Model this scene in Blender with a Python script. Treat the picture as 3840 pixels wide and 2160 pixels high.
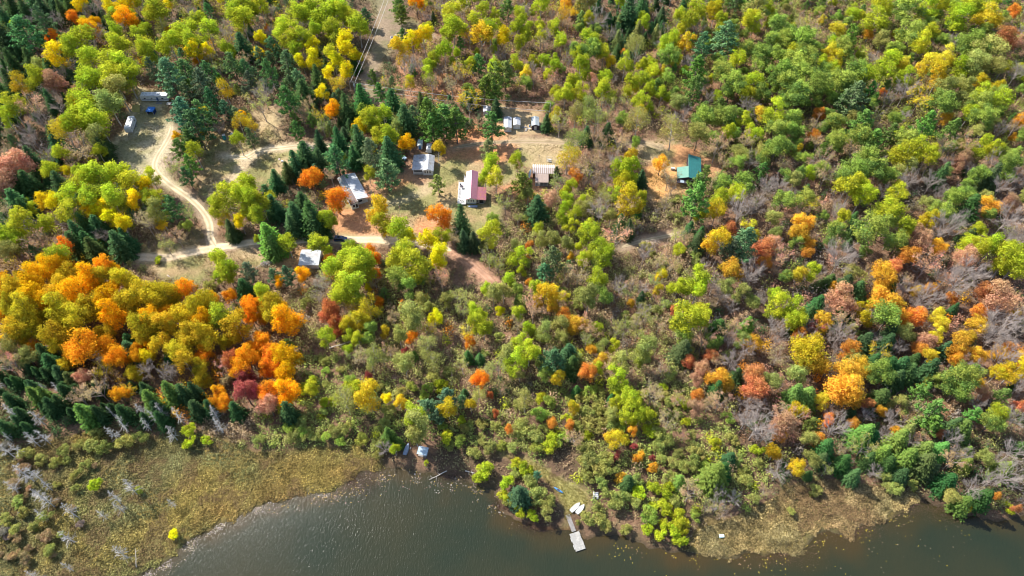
import bpy, math, random
import numpy as np
from mathutils import Vector, Matrix

for o in list(bpy.data.objects):
    bpy.data.objects.remove(o)
scene = bpy.context.scene
COL = scene.collection

# ------------------------------------------------------------------ camera, sky, sun, exposure
CAM_H, PITCH, FPX = 190.0, math.radians(52.0), 2667.0
cam_d = bpy.data.cameras.new('camera')
cam_d.sensor_width = 36.0
cam_d.lens = FPX / 3840 * 36.0
cam_d.clip_start = 1.0
cam_d.clip_end = 6000.0
cam = bpy.data.objects.new('camera', cam_d)
COL.objects.link(cam)
cam.location = (0, 0, CAM_H)
cam.rotation_euler = (math.pi / 2 - PITCH, 0, 0)
scene.camera = cam

SUN_EL, SUN_AZ = math.radians(43.0), math.radians(-52.0)      # azimuth from +Y towards +X
world = bpy.data.worlds.new('World')
scene.world = world
world.use_nodes = True
wn = world.node_tree.nodes
wl = world.node_tree.links
sky = wn.new('ShaderNodeTexSky')
sky.sky_type = 'NISHITA'
sky.sun_disc = False
sky.sun_elevation = SUN_EL
sky.sun_rotation = SUN_AZ
sky.air_density = 1.0
sky.dust_density = 1.0
bg = wn['Background']
bg.inputs['Strength'].default_value = 0.15
wl.new(sky.outputs['Color'], bg.inputs['Color'])

sun_d = bpy.data.lights.new('sun', 'SUN')
sun_d.energy = 5.0
sun_d.angle = math.radians(0.53)
sun_d.color = (1.0, 0.96, 0.89)
sun = bpy.data.objects.new('sun', sun_d)
COL.objects.link(sun)
sdir = Vector((math.sin(SUN_AZ) * math.cos(SUN_EL), math.cos(SUN_AZ) * math.cos(SUN_EL), math.sin(SUN_EL)))
sun.rotation_euler = sdir.to_track_quat('Z', 'Y').to_euler()
sun.location = sdir * 400

scene.view_settings.view_transform = 'Standard'
scene.view_settings.look = 'None'
scene.view_settings.exposure = 0.88
scene.view_settings.gamma = 1.0
scene.cycles.pixel_filter_type = 'BLACKMAN_HARRIS'
scene.cycles.filter_width = 1.05
scene.view_settings.use_curve_mapping = False

# ------------------------------------------------------------------ helpers
SP, CP = math.sin(PITCH), math.cos(PITCH)

def gp(px, py, z=0.0):
    """photograph position -> place on the level z of the site (metres)"""
    px = np.asarray(px, float); py = np.asarray(py, float)
    u, v = px - 1920, 1080 - py
    dz = -FPX * SP + v * CP
    t = (CAM_H - z) / -dz
    return u * t, t * (FPX * CP + v * SP)

def P(px, py, z=0.0):
    x, y = gp(px, py, z)
    return Vector((float(x), float(y), z))

def to_px(x, y, z=0.0):
    dx, dy, dz = np.asarray(x, float), np.asarray(y, float), np.asarray(z, float) - CAM_H
    depth = dy * CP - dz * SP
    up = dy * SP + dz * CP
    return 1920 + FPX * dx / depth, 1080 - FPX * up / depth

rng = np.random.default_rng(11)
random.seed(5)

_PERM = np.random.default_rng(3).random((256, 256))
def vnoise(x, y, s):
    """value noise, s = cell size in metres"""
    x = np.asarray(x, float) / s + 1000; y = np.asarray(y, float) / s + 1000
    xi, yi = np.floor(x).astype(int), np.floor(y).astype(int)
    fx, fy = x - xi, y - yi
    fx = fx * fx * (3 - 2 * fx); fy = fy * fy * (3 - 2 * fy)
    g = lambda a, b: _PERM[a % 256, b % 256]
    return (g(xi, yi) * (1 - fx) + g(xi + 1, yi) * fx) * (1 - fy) + (g(xi, yi + 1) * (1 - fx) + g(xi + 1, yi + 1) * fx) * fy
def fnoise(x, y, s):
    return (vnoise(x, y, s) * 4 + vnoise(x + 31, y - 17, s / 2.1) * 2 + vnoise(x - 53, y + 71, s / 4.3)) / 7

def inside(poly, x, y):
    x = np.asarray(x, float); y = np.asarray(y, float)
    r = np.zeros(x.shape, bool)
    n = len(poly)
    for i in range(n):
        x0, y0 = poly[i]; x1, y1 = poly[(i + 1) % n]
        if y0 == y1: continue
        c = ((y0 > y) != (y1 > y)) & (x < (x1 - x0) * (y - y0) / (y1 - y0) + x0)
        r ^= c
    return r
def segdist(pts, x, y, closed=False):
    d = np.full(np.shape(x), 1e9)
    n = len(pts)
    for i in range(n if closed else n - 1):
        x0, y0 = pts[i]; x1, y1 = pts[(i + 1) % n]
        ex, ey = x1 - x0, y1 - y0
        L = ex * ex + ey * ey + 1e-9
        t = np.clip(((x - x0) * ex + (y - y0) * ey) / L, 0, 1)
        d = np.minimum(d, np.hypot(x - x0 - t * ex, y - y0 - t * ey))
    return d
def sdist(poly, x, y):
    """signed distance, positive inside"""
    d = segdist(poly, x, y, True)
    return np.where(inside(poly, x, y), d, -d)
def wpoly(pts):
    return [tuple(float(c) for c in gp(a, b)) for a, b in pts]
def smooth(e0, e1, v):
    t = np.clip((v - e0) / (e1 - e0), 0, 1)
    return t * t * (3 - 2 * t)

def mesh_np(name, verts, faces, mat=None, attrs=None, cols=None, smooth_shade=False):
    """verts (n,3); faces (m,k) array or list; attrs: face floats; cols: per vertex rgb"""
    me = bpy.data.meshes.new(name)
    verts = np.asarray(verts, np.float32)
    if isinstance(faces, np.ndarray):
        m, k = faces.shape
        me.vertices.add(len(verts)); me.vertices.foreach_set('co', verts.ravel())
        me.loops.add(m * k); me.loops.foreach_set('vertex_index', faces.astype(np.int32).ravel())
        me.polygons.add(m)
        me.polygons.foreach_set('loop_start', np.arange(0, m * k, k, dtype=np.int32))
        me.update(calc_edges=True)
    else:
        me.from_pydata([tuple(map(float, v)) for v in verts], [], faces)
    for k_, v_ in (attrs or {}).items():
        a = me.attributes.new(k_, 'FLOAT', 'FACE')
        a.data.foreach_set('value', np.asarray(v_, np.float32))
    if cols is not None:
        a = me.color_attributes.new('tint', 'FLOAT_COLOR', 'POINT')
        c = np.ones((len(verts), 4), np.float32); c[:, :3] = cols
        a.data.foreach_set('color', c.ravel())
    if mat: me.materials.append(mat)
    if smooth_shade:
        me.polygons.foreach_set('use_smooth', np.ones(len(me.polygons), bool))
    me.validate()
    return me

def link(name, me, parent=None, loc=None):
    o = bpy.data.objects.new(name, me)
    COL.objects.link(o)
    if parent: o.parent = parent
    if loc is not None: o.location = loc
    return o
def thing(name, label, cat, loc=(0, 0, 0), rz=0.0, group=None):
    o = link(name, None, None, loc)
    o.empty_display_size = 0.3
    o.rotation_euler = (0, 0, rz)
    tag(o, label, cat, group)
    return o
def tag(o, label=None, cat=None, group=None, kind=None):
    if label: o['label'] = label
    if cat: o['category'] = cat
    if group: o['group'] = group
    if kind: o['kind'] = kind
    return o

class MB:
    """collects simple solids into one mesh"""
    def __init__(s): s.v = []; s.f = []
    def poly(s, pts):
        i = len(s.v); s.v += [tuple(p) for p in pts]; s.f.append(list(range(i, i + len(pts)))); return s
    def box(s, x0, x1, y0, y1, z0, z1, bev=0.0):
        i = len(s.v)
        if bev <= 0:
            s.v += [(x, y, z) for z in (z0, z1) for x, y in ((x0, y0), (x1, y0), (x1, y1), (x0, y1))]
            s.f += [[i + 3, i + 2, i + 1, i], [i + 4, i + 5, i + 6, i + 7]] + [[i + k, i + (k + 1) % 4, i + 4 + (k + 1) % 4, i + 4 + k] for k in range(4)]
        else:
            b = bev
            ring = lambda a, z: [(x0 + a, y0, z), (x1 - a, y0, z), (x1, y0 + a, z), (x1, y1 - a, z), (x1 - a, y1, z), (x0 + a, y1, z), (x0, y1 - a, z), (x0, y0 + a, z)]
            inner = lambda z: [(x0 + b, y0 + b, z), (x1 - b, y0 + b, z), (x1 - b, y0 + b, z), (x1 - b, y1 - b, z), (x1 - b, y1 - b, z), (x0 + b, y1 - b, z), (x0 + b, y1 - b, z), (x0 + b, y0 + b, z)]
            s.loft([inner(z0), ring(b, z0 + b), ring(b, z1 - b), inner(z1)])
        return s
    def loft(s, rings, cap=True):
        n = len(rings[0]); i = len(s.v)
        for r in rings: s.v += [tuple(p) for p in r]
        for k in range(len(rings) - 1):
            for j in range(n):
                a, b = i + k * n + j, i + k * n + (j + 1) % n
                s.f.append([a, b, b + n, a + n])
        if cap:
            s.f.append([i + j for j in range(n)][::-1])
            s.f.append([i + (len(rings) - 1) * n + j for j in range(n)])
        return s
    def tube(s, p0, p1, r0, r1=None, n=6):
        p0, p1 = Vector(p0), Vector(p1); r1 = r0 if r1 is None else r1
        d = (p1 - p0).normalized()
        a = d.orthogonal().normalized(); b = d.cross(a)
        ring = lambda p, r: [p + (a * math.cos(2 * math.pi * k / n) + b * math.sin(2 * math.pi * k / n)) * r for k in range(n)]
        return s.loft([ring(p0, r0), ring(p1, r1)])
    def path(s, pts, r, n=6):
        for a, b in zip(pts[:-1], pts[1:]): s.tube(a, b, r, r, n)
        return s
    def slab(s, quad, t):
        """a sheet over four corners with thickness t (downwards)"""
        q = [Vector(p) for p in quad]
        nrm = (q[1] - q[0]).cross(q[3] - q[0]).normalized()
        if nrm.z < 0: q = q[::-1]; nrm = -nrm
        return s.loft([[p - nrm * t for p in q], q])
    def prism_x(s, prof, x0, x1):
        """profile of (y,z) swept along x"""
        return s.loft([[(x0, y, z) for y, z in prof], [(x1, y, z) for y, z in prof]])
    def prism_y(s, prof, y0, y1):
        return s.loft([[(x, y0, z) for x, z in prof], [(x, y1, z) for x, z in prof]])
    def build(s, name, mat, parent=None, sm=False, loc=None):
        me = bpy.data.meshes.new(name)
        me.from_pydata([tuple(map(float, v)) for v in s.v], [], s.f)
        me.validate()
        import bmesh as _b
        bm = _b.new(); bm.from_mesh(me); _b.ops.recalc_face_normals(bm, faces=bm.faces); bm.to_mesh(me); bm.free()
        if mat: me.materials.append(mat)
        if sm: me.polygons.foreach_set('use_smooth', np.ones(len(me.polygons), bool))
        return link(name, me, parent, loc)

# ------------------------------------------------------------------ materials
def new_mat(name):
    m = bpy.data.materials.new(name); m.use_nodes = True
    nt = m.node_tree
    return m, nt, nt.nodes, nt.links, nt.nodes['Principled BSDF']

def surf(name, col, rough=0.7, var=0.25, scale=3.0, metal=0.0, streak=None, bump=0.0, spec=0.3, dirt=None):
    """plain weathered surface: colour with noise, optional dirt patches"""
    m, nt, N, L, b = new_mat(name)
    tc = N.new('ShaderNodeTexCoord')
    mp = N.new('ShaderNodeMapping'); L.new(tc.outputs['Object'], mp.inputs['Vector'])
    if streak: mp.inputs['Scale'].default_value = streak
    nz = N.new('ShaderNodeTexNoise'); nz.inputs['Scale'].default_value = scale; nz.inputs['Detail'].default_value = 6
    L.new(mp.outputs['Vector'], nz.inputs['Vector'])
    cr = N.new('ShaderNodeValToRGB')
    lo = [max(0, c * (1 - var)) for c in col]; hi = [min(1, c * (1 + var)) for c in col]
    cr.color_ramp.elements[0].color = (*lo, 1); cr.color_ramp.elements[1].color = (*hi, 1)
    cr.color_ramp.elements[0].position = 0.3; cr.color_ramp.elements[1].position = 0.7
    L.new(nz.outputs['Fac'], cr.inputs['Fac'])
    out = cr.outputs['Color']
    if dirt:
        n2 = N.new('ShaderNodeTexNoise'); n2.inputs['Scale'].default_value = scale * 0.45; n2.inputs['Detail'].default_value = 8
        L.new(tc.outputs['Object'], n2.inputs['Vector'])
        mr = N.new('ShaderNodeMapRange'); mr.inputs['From Min'].default_value = 0.52; mr.inputs['From Max'].default_value = 0.68; mr.inputs['To Max'].default_value = 0.8
        L.new(n2.outputs['Fac'], mr.inputs['Value'])
        mx = N.new('ShaderNodeMix'); mx.data_type = 'RGBA'; mx.inputs['B'].default_value = (*dirt, 1)
        L.new(mr.outputs['Result'], mx.inputs['Factor']); L.new(out, mx.inputs['A']); out = mx.outputs['Result']
    L.new(out, b.inputs['Base Color'])
    b.inputs['Roughness'].default_value = rough; b.inputs['Metallic'].default_value = metal
    b.inputs['Specular IOR Level'].default_value = spec
    if bump:
        bp = N.new('ShaderNodeBump'); bp.inputs['Strength'].default_value = bump; bp.inputs['Distance'].default_value = 0.05
        L.new(nz.outputs['Fac'], bp.inputs['Height']); L.new(bp.outputs['Normal'], b.inputs['Normal'])
    return m

def leaf_mat(name, trans=0.35, lo=0.55, hi=1.25, second=(0.17, 0.21, 0.015), hue=0.018, backdark=1.0):
    m, nt, N, L, b = new_mat(name)
    N.remove(b)
    out = N['Material Output']
    oi = N.new('ShaderNodeObjectInfo')
    t = N.new('ShaderNodeAttribute'); t.attribute_name = 'tone'
    lb = N.new('ShaderNodeAttribute'); lb.attribute_name = 'lobe'
    lt = N.new('ShaderNodeMath'); lt.operation = 'LESS_THAN'
    L.new(lb.outputs['Fac'], lt.inputs[0]); L.new(oi.outputs['Alpha'], lt.inputs[1])
    # alpha is 1 for trees of one colour: they are shifted so that only alpha < 1 mixes
    sub = N.new('ShaderNodeMath'); sub.operation = 'SUBTRACT'; sub.inputs[0].default_value = 1.0
    L.new(oi.outputs['Alpha'], sub.inputs[1]); L.new(sub.outputs[0], lt.inputs[1])
    mx = N.new('ShaderNodeMix'); mx.data_type = 'RGBA'; mx.inputs['B'].default_value = (*second, 1)
    L.new(lt.outputs[0], mx.inputs['Factor']); L.new(oi.outputs['Color'], mx.inputs['A'])
    hs = N.new('ShaderNodeHueSaturation')
    mh = N.new('ShaderNodeMapRange'); mh.inputs['To Min'].default_value = 0.5 - hue; mh.inputs['To Max'].default_value = 0.5 + hue
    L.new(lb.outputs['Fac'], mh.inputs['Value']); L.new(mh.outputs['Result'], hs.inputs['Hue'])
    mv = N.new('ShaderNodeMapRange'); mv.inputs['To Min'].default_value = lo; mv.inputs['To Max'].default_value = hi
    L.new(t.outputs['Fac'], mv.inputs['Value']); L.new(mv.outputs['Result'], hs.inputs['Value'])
    L.new(mx.outputs['Result'], hs.inputs['Color'])
    d = N.new('ShaderNodeBsdfDiffuse'); tr = N.new('ShaderNodeBsdfTranslucent')
    L.new(hs.outputs['Color'], d.inputs['Color']); L.new(hs.outputs['Color'], tr.inputs['Color'])
    ms = N.new('ShaderNodeMixShader'); ms.inputs['Fac'].default_value = trans
    L.new(d.outputs[0], ms.inputs[1]); L.new(tr.outputs[0], ms.inputs[2])
    L.new(ms.outputs[0], out.inputs['Surface'])
    return m

def tint_mat(name, rough=0.9, var=0.35, scale=1.2, trans=0.0, fine=6.0, bump=0.4):
    """colour from the per-point tint, broken up by two noises"""
    m, nt, N, L, b = new_mat(name)
    a = N.new('ShaderNodeAttribute'); a.attribute_name = 'tint'
    tc = N.new('ShaderNodeTexCoord')
    n1 = N.new('ShaderNodeTexNoise'); n1.inputs['Scale'].default_value = scale; n1.inputs['Detail'].default_value = 10; n1.inputs['Roughness'].default_value = 0.72
    n2 = N.new('ShaderNodeTexNoise'); n2.inputs['Scale'].default_value = fine; n2.inputs['Detail'].default_value = 4
    L.new(tc.outputs['Object'], n1.inputs['Vector']); L.new(tc.outputs['Object'], n2.inputs['Vector'])
    ad = N.new('ShaderNodeMath'); ad.operation = 'ADD'
    L.new(n1.outputs['Fac'], ad.inputs[0]); L.new(n2.outputs['Fac'], ad.inputs[1])
    mr = N.new('ShaderNodeMapRange'); mr.inputs['From Min'].default_value = 0.6; mr.inputs['From Max'].default_value = 1.4
    mr.inputs['To Min'].default_value = 1 - var; mr.inputs['To Max'].default_value = 1 + var
    L.new(ad.outputs[0], mr.inputs['Value'])
    hs = N.new('ShaderNodeHueSaturation'); L.new(a.outputs['Color'], hs.inputs['Color']); L.new(mr.outputs['Result'], hs.inputs['Value'])
    L.new(hs.outputs['Color'], b.inputs['Base Color'])
    b.inputs['Roughness'].default_value = rough; b.inputs['Specular IOR Level'].default_value = 0.15
    if bump:
        bp = N.new('ShaderNodeBump'); bp.inputs['Strength'].default_value = bump; bp.inputs['Distance'].default_value = 0.15
        L.new(ad.outputs[0], bp.inputs['Height']); L.new(bp.outputs['Normal'], b.inputs['Normal'])
    return m

# ------------------------------------------------------------------ the lie of the land
SHORE_PX = [(470, 2190), (547, 2140), (596, 2116), (641, 2086), (691, 2031), (740, 2011), (790, 1980), (840, 1952), (880, 1940), (919, 1922), (960, 1897), (990, 1887), (1059, 1867),
 (1149, 1842), (1238, 1842), (1278, 1813), (1338, 1773), (1372, 1758), (1407, 1758), (1450, 1748), (1502, 1753), (1531, 1742), (1556, 1768), (1606, 1763),
 (1676, 1778), (1755, 1783), (1785, 1808), (1845, 1818), (1864, 1862), (1894, 1912), (1935, 1942), (2019, 1977), (2090, 1985), (2119, 1975), (2149, 1987), (2198, 2011),
 (2243, 2006), (2308, 1992), (2397, 2026), (2457, 2046), (2536, 2061), (2581, 2051), (2616, 2066), (2695, 2076), (2745, 2091), (2815, 2061), (2870, 2070), (2910, 2061),
 (2979, 2076), (3020, 2050), (3044, 2006), (3094, 1985), (3188, 2006), (3238, 1957), (3352, 1932), (3427, 1887), (3466, 1867), (3506, 1887), (3601, 1922), (3655, 1932),
 (3750, 1952), (3794, 1932), (3840, 1927), (3960, 1940), (4200, 1990)]
_sh = wpoly(SHORE_PX)
LAKE = []
_rs = np.random.default_rng(21)
for (ax_, ay_), (bx_, by_) in zip(_sh[:-1], _sh[1:]):
    n_ = max(1, int(math.hypot(bx_ - ax_, by_ - ay_) / 1.3))
    for k_ in range(n_):
        t_ = k_ / n_
        LAKE.append((ax_ + (bx_ - ax_) * t_ + _rs.normal(0, .38), ay_ + (by_ - ay_) * t_ + _rs.normal(0, .45)))
LAKE += [_sh[-1], (220, -60), (-170, -60)]
MARSH_L = wpoly([(-260, 1760), (-80, 1700), (130, 1660), (260, 1640), (420, 1600), (560, 1640), (720, 1620), (850, 1660), (960, 1700), (1100, 1690), (1250, 1680), (1330, 1670), (1390, 1700), (1450, 1760),
                 (1300, 1850), (960, 1930), (547, 2180), (300, 2400), (-300, 2400)])
MARSH_R = wpoly([(2560, 2060), (2620, 1990), (2700, 1960), (2800, 1920), (2900, 1870), (3000, 1810), (3150, 1800), (3300, 1830), (3430, 1850), (3470, 1890), (3300, 1990), (3000, 2110), (2700, 2110)])
CAMP = wpoly([(500, 407), (527, 340), (650, 345), (630, 400), (636, 487), (660, 500), (645, 560), (610, 610), (625, 660), (680, 720), (600, 690), (500, 660), (430, 610), (410, 560), (450, 520), (480, 500)])
MEADOW = wpoly([(760, 560), (800, 500), (850, 470), (930, 520), (960, 420), (1040, 400), (1060, 480), (1090, 530), (1250, 560), (1180, 600), (1100, 640), (1060, 680), (1020, 720), (960, 700), (900, 730), (850, 760), (780, 760), (720, 700), (760, 620)])
YARD = wpoly([(1280, 800), (1300, 720), (1390, 640), (1500, 650), (1540, 600), (1660, 600), (1700, 530), (1800, 505), (1930, 515), (2080, 525), (2130, 560), (2090, 640), (1980, 650), (1900, 710), (1830, 700), (1880, 780), (1860, 850), (1800, 890),
              (1680, 890), (1560, 910), (1420, 890), (1300, 900), (1230, 880), (1260, 830)])
CABIN_YARD = wpoly([(2390, 570), (2470, 525), (2540, 550), (2620, 580), (2690, 600), (2670, 690), (2590, 710), (2500, 730), (2440, 780), (2410, 700), (2440, 640)])
ROADSIDE = wpoly([(480, 940), (620, 900), (760, 870), (800, 960), (960, 930), (1150, 940), (1160, 1010), (1000, 1010), (860, 990), (760, 1060), (720, 1120), (640, 1060), (560, 1010), (470, 985)])
CUT = wpoly([(1400, -30), (1500, -30), (1480, 60), (1640, 130), (1660, 160), (1560, 160), (1470, 170), (1440, 230), (1420, 300), (1440, 400), (1400, 400), (1350, 330), (1345, 290), (1390, 190), (1410, 80)])
LANDING = wpoly([(1890, 1710), (1970, 1725), (2050, 1765), (2120, 1810), (2190, 1850), (2215, 1885), (2150, 1925), (2120, 1960), (2110, 1900), (2070, 1840), (2030, 1790), (1960, 1760)])
SHEDS = wpoly([(1790, 425), (1870, 400), (2030, 425), (2060, 500), (2000, 520), (1900, 510), (1860, 490)])
CLEAR = [CAMP, MEADOW, YARD, CABIN_YARD, ROADSIDE, CUT, LANDING, SHEDS]

def catmull(pts, step=1.0):
    pts = [np.array(p, float) for p in pts]
    pts = [2 * pts[0] - pts[1]] + pts + [2 * pts[-1] - pts[-2]]
    out = []
    for i in range(1, len(pts) - 2):
        p0, p1, p2, p3 = pts[i - 1:i + 3]
        n = max(2, int(np.linalg.norm(p2 - p1) / step))
        for k in range(n):
            t = k / n
            out.append(0.5 * (2 * p1 + (p2 - p0) * t + (2 * p0 - 5 * p1 + 4 * p2 - p3) * t * t + (3 * p1 - p0 - 3 * p2 + p3) * t ** 3))
    out.append(pts[-2])
    return np.array(out)
def track(pxs):
    return catmull(wpoly(pxs))
MAIN = track([(330, 955), (398, 963), (497, 968), (616, 973), (696, 958), (795, 938), (894, 924), (960, 914), (1109, 909), (1208, 904), (1333, 904), (1432, 906), (1530, 912), (1620, 925), (1695, 944)])
LEAFY = track([(1695, 944), (1735, 973), (1770, 1000), (1805, 1028), (1844, 1063), (1890, 1100)])
SPUR = track([(646, 480), (640, 510), (621, 546), (591, 596), (585, 640), (630, 690), (681, 725), (720, 755), (760, 795), (785, 834), (792, 869), (795, 900), (812, 930)])
MTRACK = track([(850, 590), (919, 596), (975, 570), (1059, 561), (1124, 556), (1240, 562), (1320, 560)])
MBRANCH = track([(960, 585), (905, 640), (875, 685), (850, 730)])
LANE = track([(1700, 560), (1800, 545), (1920, 537), (2040, 538), (2109, 540), (2220, 545), (2402, 543), (2470, 560)])
CUTPATH = track([(1458, -40), (1452, 0), (1437, 50), (1432, 124), (1407, 199), (1392, 263), (1375, 308), (1390, 358), (1420, 400), (1440, 430)])
FARPATH = track([(2330, 935), (2367, 921), (2430, 905), (2491, 894), (2540, 880)])
YTRACK = track([(1395, 800), (1450, 775), (1510, 755), (1570, 735), (1640, 700)])

def height(x, y):
    x = np.asarray(x, float); y = np.asarray(y, float)
    d = sdist(LAKE, x, y)                       # positive in the lake
    land = 0.15 + 0.8 * smooth(0, 18, -d) + 0.5 * (vnoise(x, y, 37) - 0.5) * smooth(4, 30, -d)
    m = np.maximum(smooth(-3, 3, sdist(MARSH_L, x, y)), smooth(-3, 3, sdist(MARSH_R, x, y)))
    land = land * (1 - m) + (0.05 + 0.2 * smooth(0, 10, -d) + 0.18 * (vnoise(x, y, 4) - 0.4)) * m
    return np.where(d > 0, -0.02 - 1.6 * smooth(-1.0, 7, d), land)

# one sheet: fine under the view, coarse out to the horizon
xs = np.concatenate([[-3000, -1500, -800, -450, -330], np.arange(-290, 290.1, 1.25), [330, 450, 800, 1500, 3000]])
ys = np.concatenate([[-800, -300, -120, -40, 10], np.arange(30, 370.1, 1.25), [420, 520, 800, 1600, 4000]])
GX, GY = np.meshgrid(xs, ys)
gx, gy = GX.ravel(), GY.ravel()
gz = height(gx, gy)
nx, ny = len(xs), len(ys)
idx = np.arange(nx * ny).reshape(ny, nx)
gf = np.stack([idx[:-1, :-1].ravel(), idx[:-1, 1:].ravel(), idx[1:, 1:].ravel(), idx[1:, :-1].ravel()], 1)

_gx0, _gy0, _gn = xs[5], ys[5], 1.25
_inner = gz.reshape(ny, nx)[5:-5, 5:-5]
def height(x, y):
    """height of the ground sheet itself"""
    u = np.clip((np.asarray(x, float) - _gx0) / _gn, 0, _inner.shape[1] - 1.001); v = np.clip((np.asarray(y, float) - _gy0) / _gn, 0, _inner.shape[0] - 1.001)
    i, j = u.astype(int), v.astype(int); fu, fv = u - i, v - j
    return (_inner[j, i] * (1 - fu) + _inner[j, i + 1] * fu) * (1 - fv) + (_inner[j + 1, i] * (1 - fu) + _inner[j + 1, i + 1] * fu) * fv
def hz(x, y):
    return float(height(np.array([x]), np.array([y]))[0])

def lerp(a, b, t):
    t = np.asarray(t)[:, None]
    return np.asarray(a) * (1 - t) + np.asarray(b) * t
C = lambda *c: np.tile(np.array(c, float), (len(gx), 1))
n1, n2, n3 = fnoise(gx, gy, 14), fnoise(gx + 200, gy, 5), fnoise(gx, gy + 300, 40)
col = lerp(C(.105, .066, .040), C(.20, .115, .07), smooth(.3, .7, n1))
col = lerp(col, C(.10, .085, .04), smooth(.5, .75, n2) * .6)
col = lerp(col, C(.27, .135, .07), smooth(.55, .75, n3) * .5)
def area(poly, soft=2.5):
    return smooth(-soft, soft, sdist(poly, gx, gy) + (n2 - .5) * 7)
grass = np.max([area(p) for p in (CAMP, MEADOW, YARD, CABIN_YARD, ROADSIDE, CUT, SHEDS)], axis=0)
gcol = lerp(C(.33, .235, .115), C(.22, .20, .075), smooth(.35, .65, n2))
gcol = lerp(gcol, C(.40, .29, .16), smooth(.5, .7, n1) * .8)
col = lerp(col, gcol, grass)
ca = area(CAMP); col = lerp(col, lerp(C(.25, .225, .11), C(.40, .33, .20), smooth(.4, .6, n2)), ca * .9)
cu = area(CUT); col = lerp(col, lerp(C(.20, .145, .10), C(.16, .135, .072), smooth(.4, .6, n2)), cu * .9)
# fallen leaves on the grass
for (px_, py_, r, c_) in [(1320, 830, 11, (.46, .22, .105)), (1390, 860, 10, (.46, .22, .105)), (1800, 530, 14, (.48, .21, .085)), (1740, 560, 12, (.44, .20, .09)), (1860, 560, 12, (.46, .20, .09)), (1620, 870, 8, (.46, .2, .09)),
                          (2490, 690, 11, (.52, .27, .09)), (2640, 630, 9, (.46, .22, .11)), (1560, 640, 9, (.30, .17, .10)), (1290, 690, 10, (.33, .17, .1)), (1120, 980, 9, (.38, .2, .085)), (1480, 690, 8, (.4, .2, .09)), (2560, 580, 8, (.46, .22, .1)),
                          (1400, 700, 8, (.38, .2, .1)), (1960, 720, 9, (.44, .21, .1)), (1590, 300, 18, (.4, .2, .11)), (1690, 330, 16, (.42, .19, .09))]:
    cx, cy = gp(px_, py_)
    col = lerp(col, C(*c_), smooth(r, r * .45, np.hypot(gx - cx, gy - cy) + (n2 - .5) * 10) * .85)
SAND = (.47, .365, .235)
for trk, w, amt in ((MAIN, 1.6, .55), (SPUR, 1.2, .5), (MTRACK, 1.9, .7), (MBRANCH, 2.6, .55), (LANE, 1.8, .35), (CUTPATH, 2.6, .10), (FARPATH, 1.2, .4), (YTRACK, 2.0, .35)):
    p_ = [tuple(q) for q in trk[::3]] + [tuple(trk[-1])]
    d = segdist(p_, gx, gy) + (n2 - .5) * 3.5
    col = lerp(col, C(*SAND), smooth(w + 2.0, w * .5, d) * amt)
d = segdist([tuple(q) for q in LEAFY[::3]], gx, gy) + (n2 - .5) * 2.5
col = lerp(col, C(.36, .20, .125), smooth(3.2, 1.0, d))
c1x, c1y = gp(640, 590); col = lerp(col, C(.46, .385, .27), smooth(9, 3, np.hypot(gx - c1x, (gy - c1y) * .6) + (n2 - .5) * 14) * .4)
mar = np.maximum(area(MARSH_L, 3), area(MARSH_R, 2))
col = lerp(col, lerp(C(.20, .145, .04), C(.14, .115, .04), smooth(.4, .65, n1)), mar)
col = lerp(col, lerp(C(.33, .27, .09), C(.25, .24, .08), n2), area(LANDING, 1.5))
dl = sdist(LAKE, gx, gy)
col = lerp(col, C(.05, .04, .022), smooth(-1.2, .8, dl))
col = lerp(col, C(.13, .075, .03), smooth(0, .5, dl) * smooth(4, 0.5, np.hypot(gx - gp(2090, 2000)[0], (gy - gp(2090, 2000)[1]) * 1.6) / 3.0))
ground_mat = tint_mat('ground_litter', scale=.9, fine=3.1, var=.62, bump=.7)
g = link('ground', mesh_np('ground', np.stack([gx, gy, gz], 1), gf, ground_mat, cols=col, smooth_shade=True))
tag(g, kind='structure')

# ------------------------------------------------------------------ lake
def water_mat():
    m, nt, N, L, b = new_mat('lake_water')
    tc = N.new('ShaderNodeTexCoord')
    mp = N.new('ShaderNodeMapping'); mp.inputs['Rotation'].default_value = (0, 0, math.radians(12)); mp.inputs['Scale'].default_value = (1.6, .55, 1)
    L.new(tc.outputs['Object'], mp.inputs['Vector'])
    n1 = N.new('ShaderNodeTexNoise'); n1.inputs['Scale'].default_value = 1.5; n1.inputs['Detail'].default_value = 5; n1.inputs['Roughness'].default_value = .62
    L.new(mp.outputs['Vector'], n1.inputs['Vector'])
    bp = N.new('ShaderNodeBump'); bp.inputs['Strength'].default_value = .65; bp.inputs['Distance'].default_value = .13
    L.new(n1.outputs['Fac'], bp.inputs['Height']); L.new(bp.outputs['Normal'], b.inputs['Normal'])
    n2 = N.new('ShaderNodeTexNoise'); n2.inputs['Scale'].default_value = .035; n2.inputs['Detail'].default_value = 4
    L.new(tc.outputs['Object'], n2.inputs['Vector'])
    cr = N.new('ShaderNodeValToRGB')
    cr.color_ramp.elements[0].position = .35; cr.color_ramp.elements[0].color = (.017, .024, .013, 1)
    cr.color_ramp.elements[1].position = .7; cr.color_ramp.elements[1].color = (.030, .029, .013, 1)
    L.new(n2.outputs['Fac'], cr.inputs['Fac']); ta = N.new('ShaderNodeAttribute'); ta.attribute_name = 'tint'
    mu = N.new('ShaderNodeMix'); mu.data_type = 'RGBA'; mu.blend_type = 'MULTIPLY'; mu.inputs['Factor'].default_value = 1
    L.new(cr.outputs['Color'], mu.inputs['A']); L.new(ta.outputs['Color'], mu.inputs['B']); L.new(mu.outputs['Result'], b.inputs['Base Color'])
    b.inputs['Roughness'].default_value = .14; b.inputs['IOR'].default_value = 1.33; b.inputs['Specular IOR Level'].default_value = .5
    return m
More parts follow.
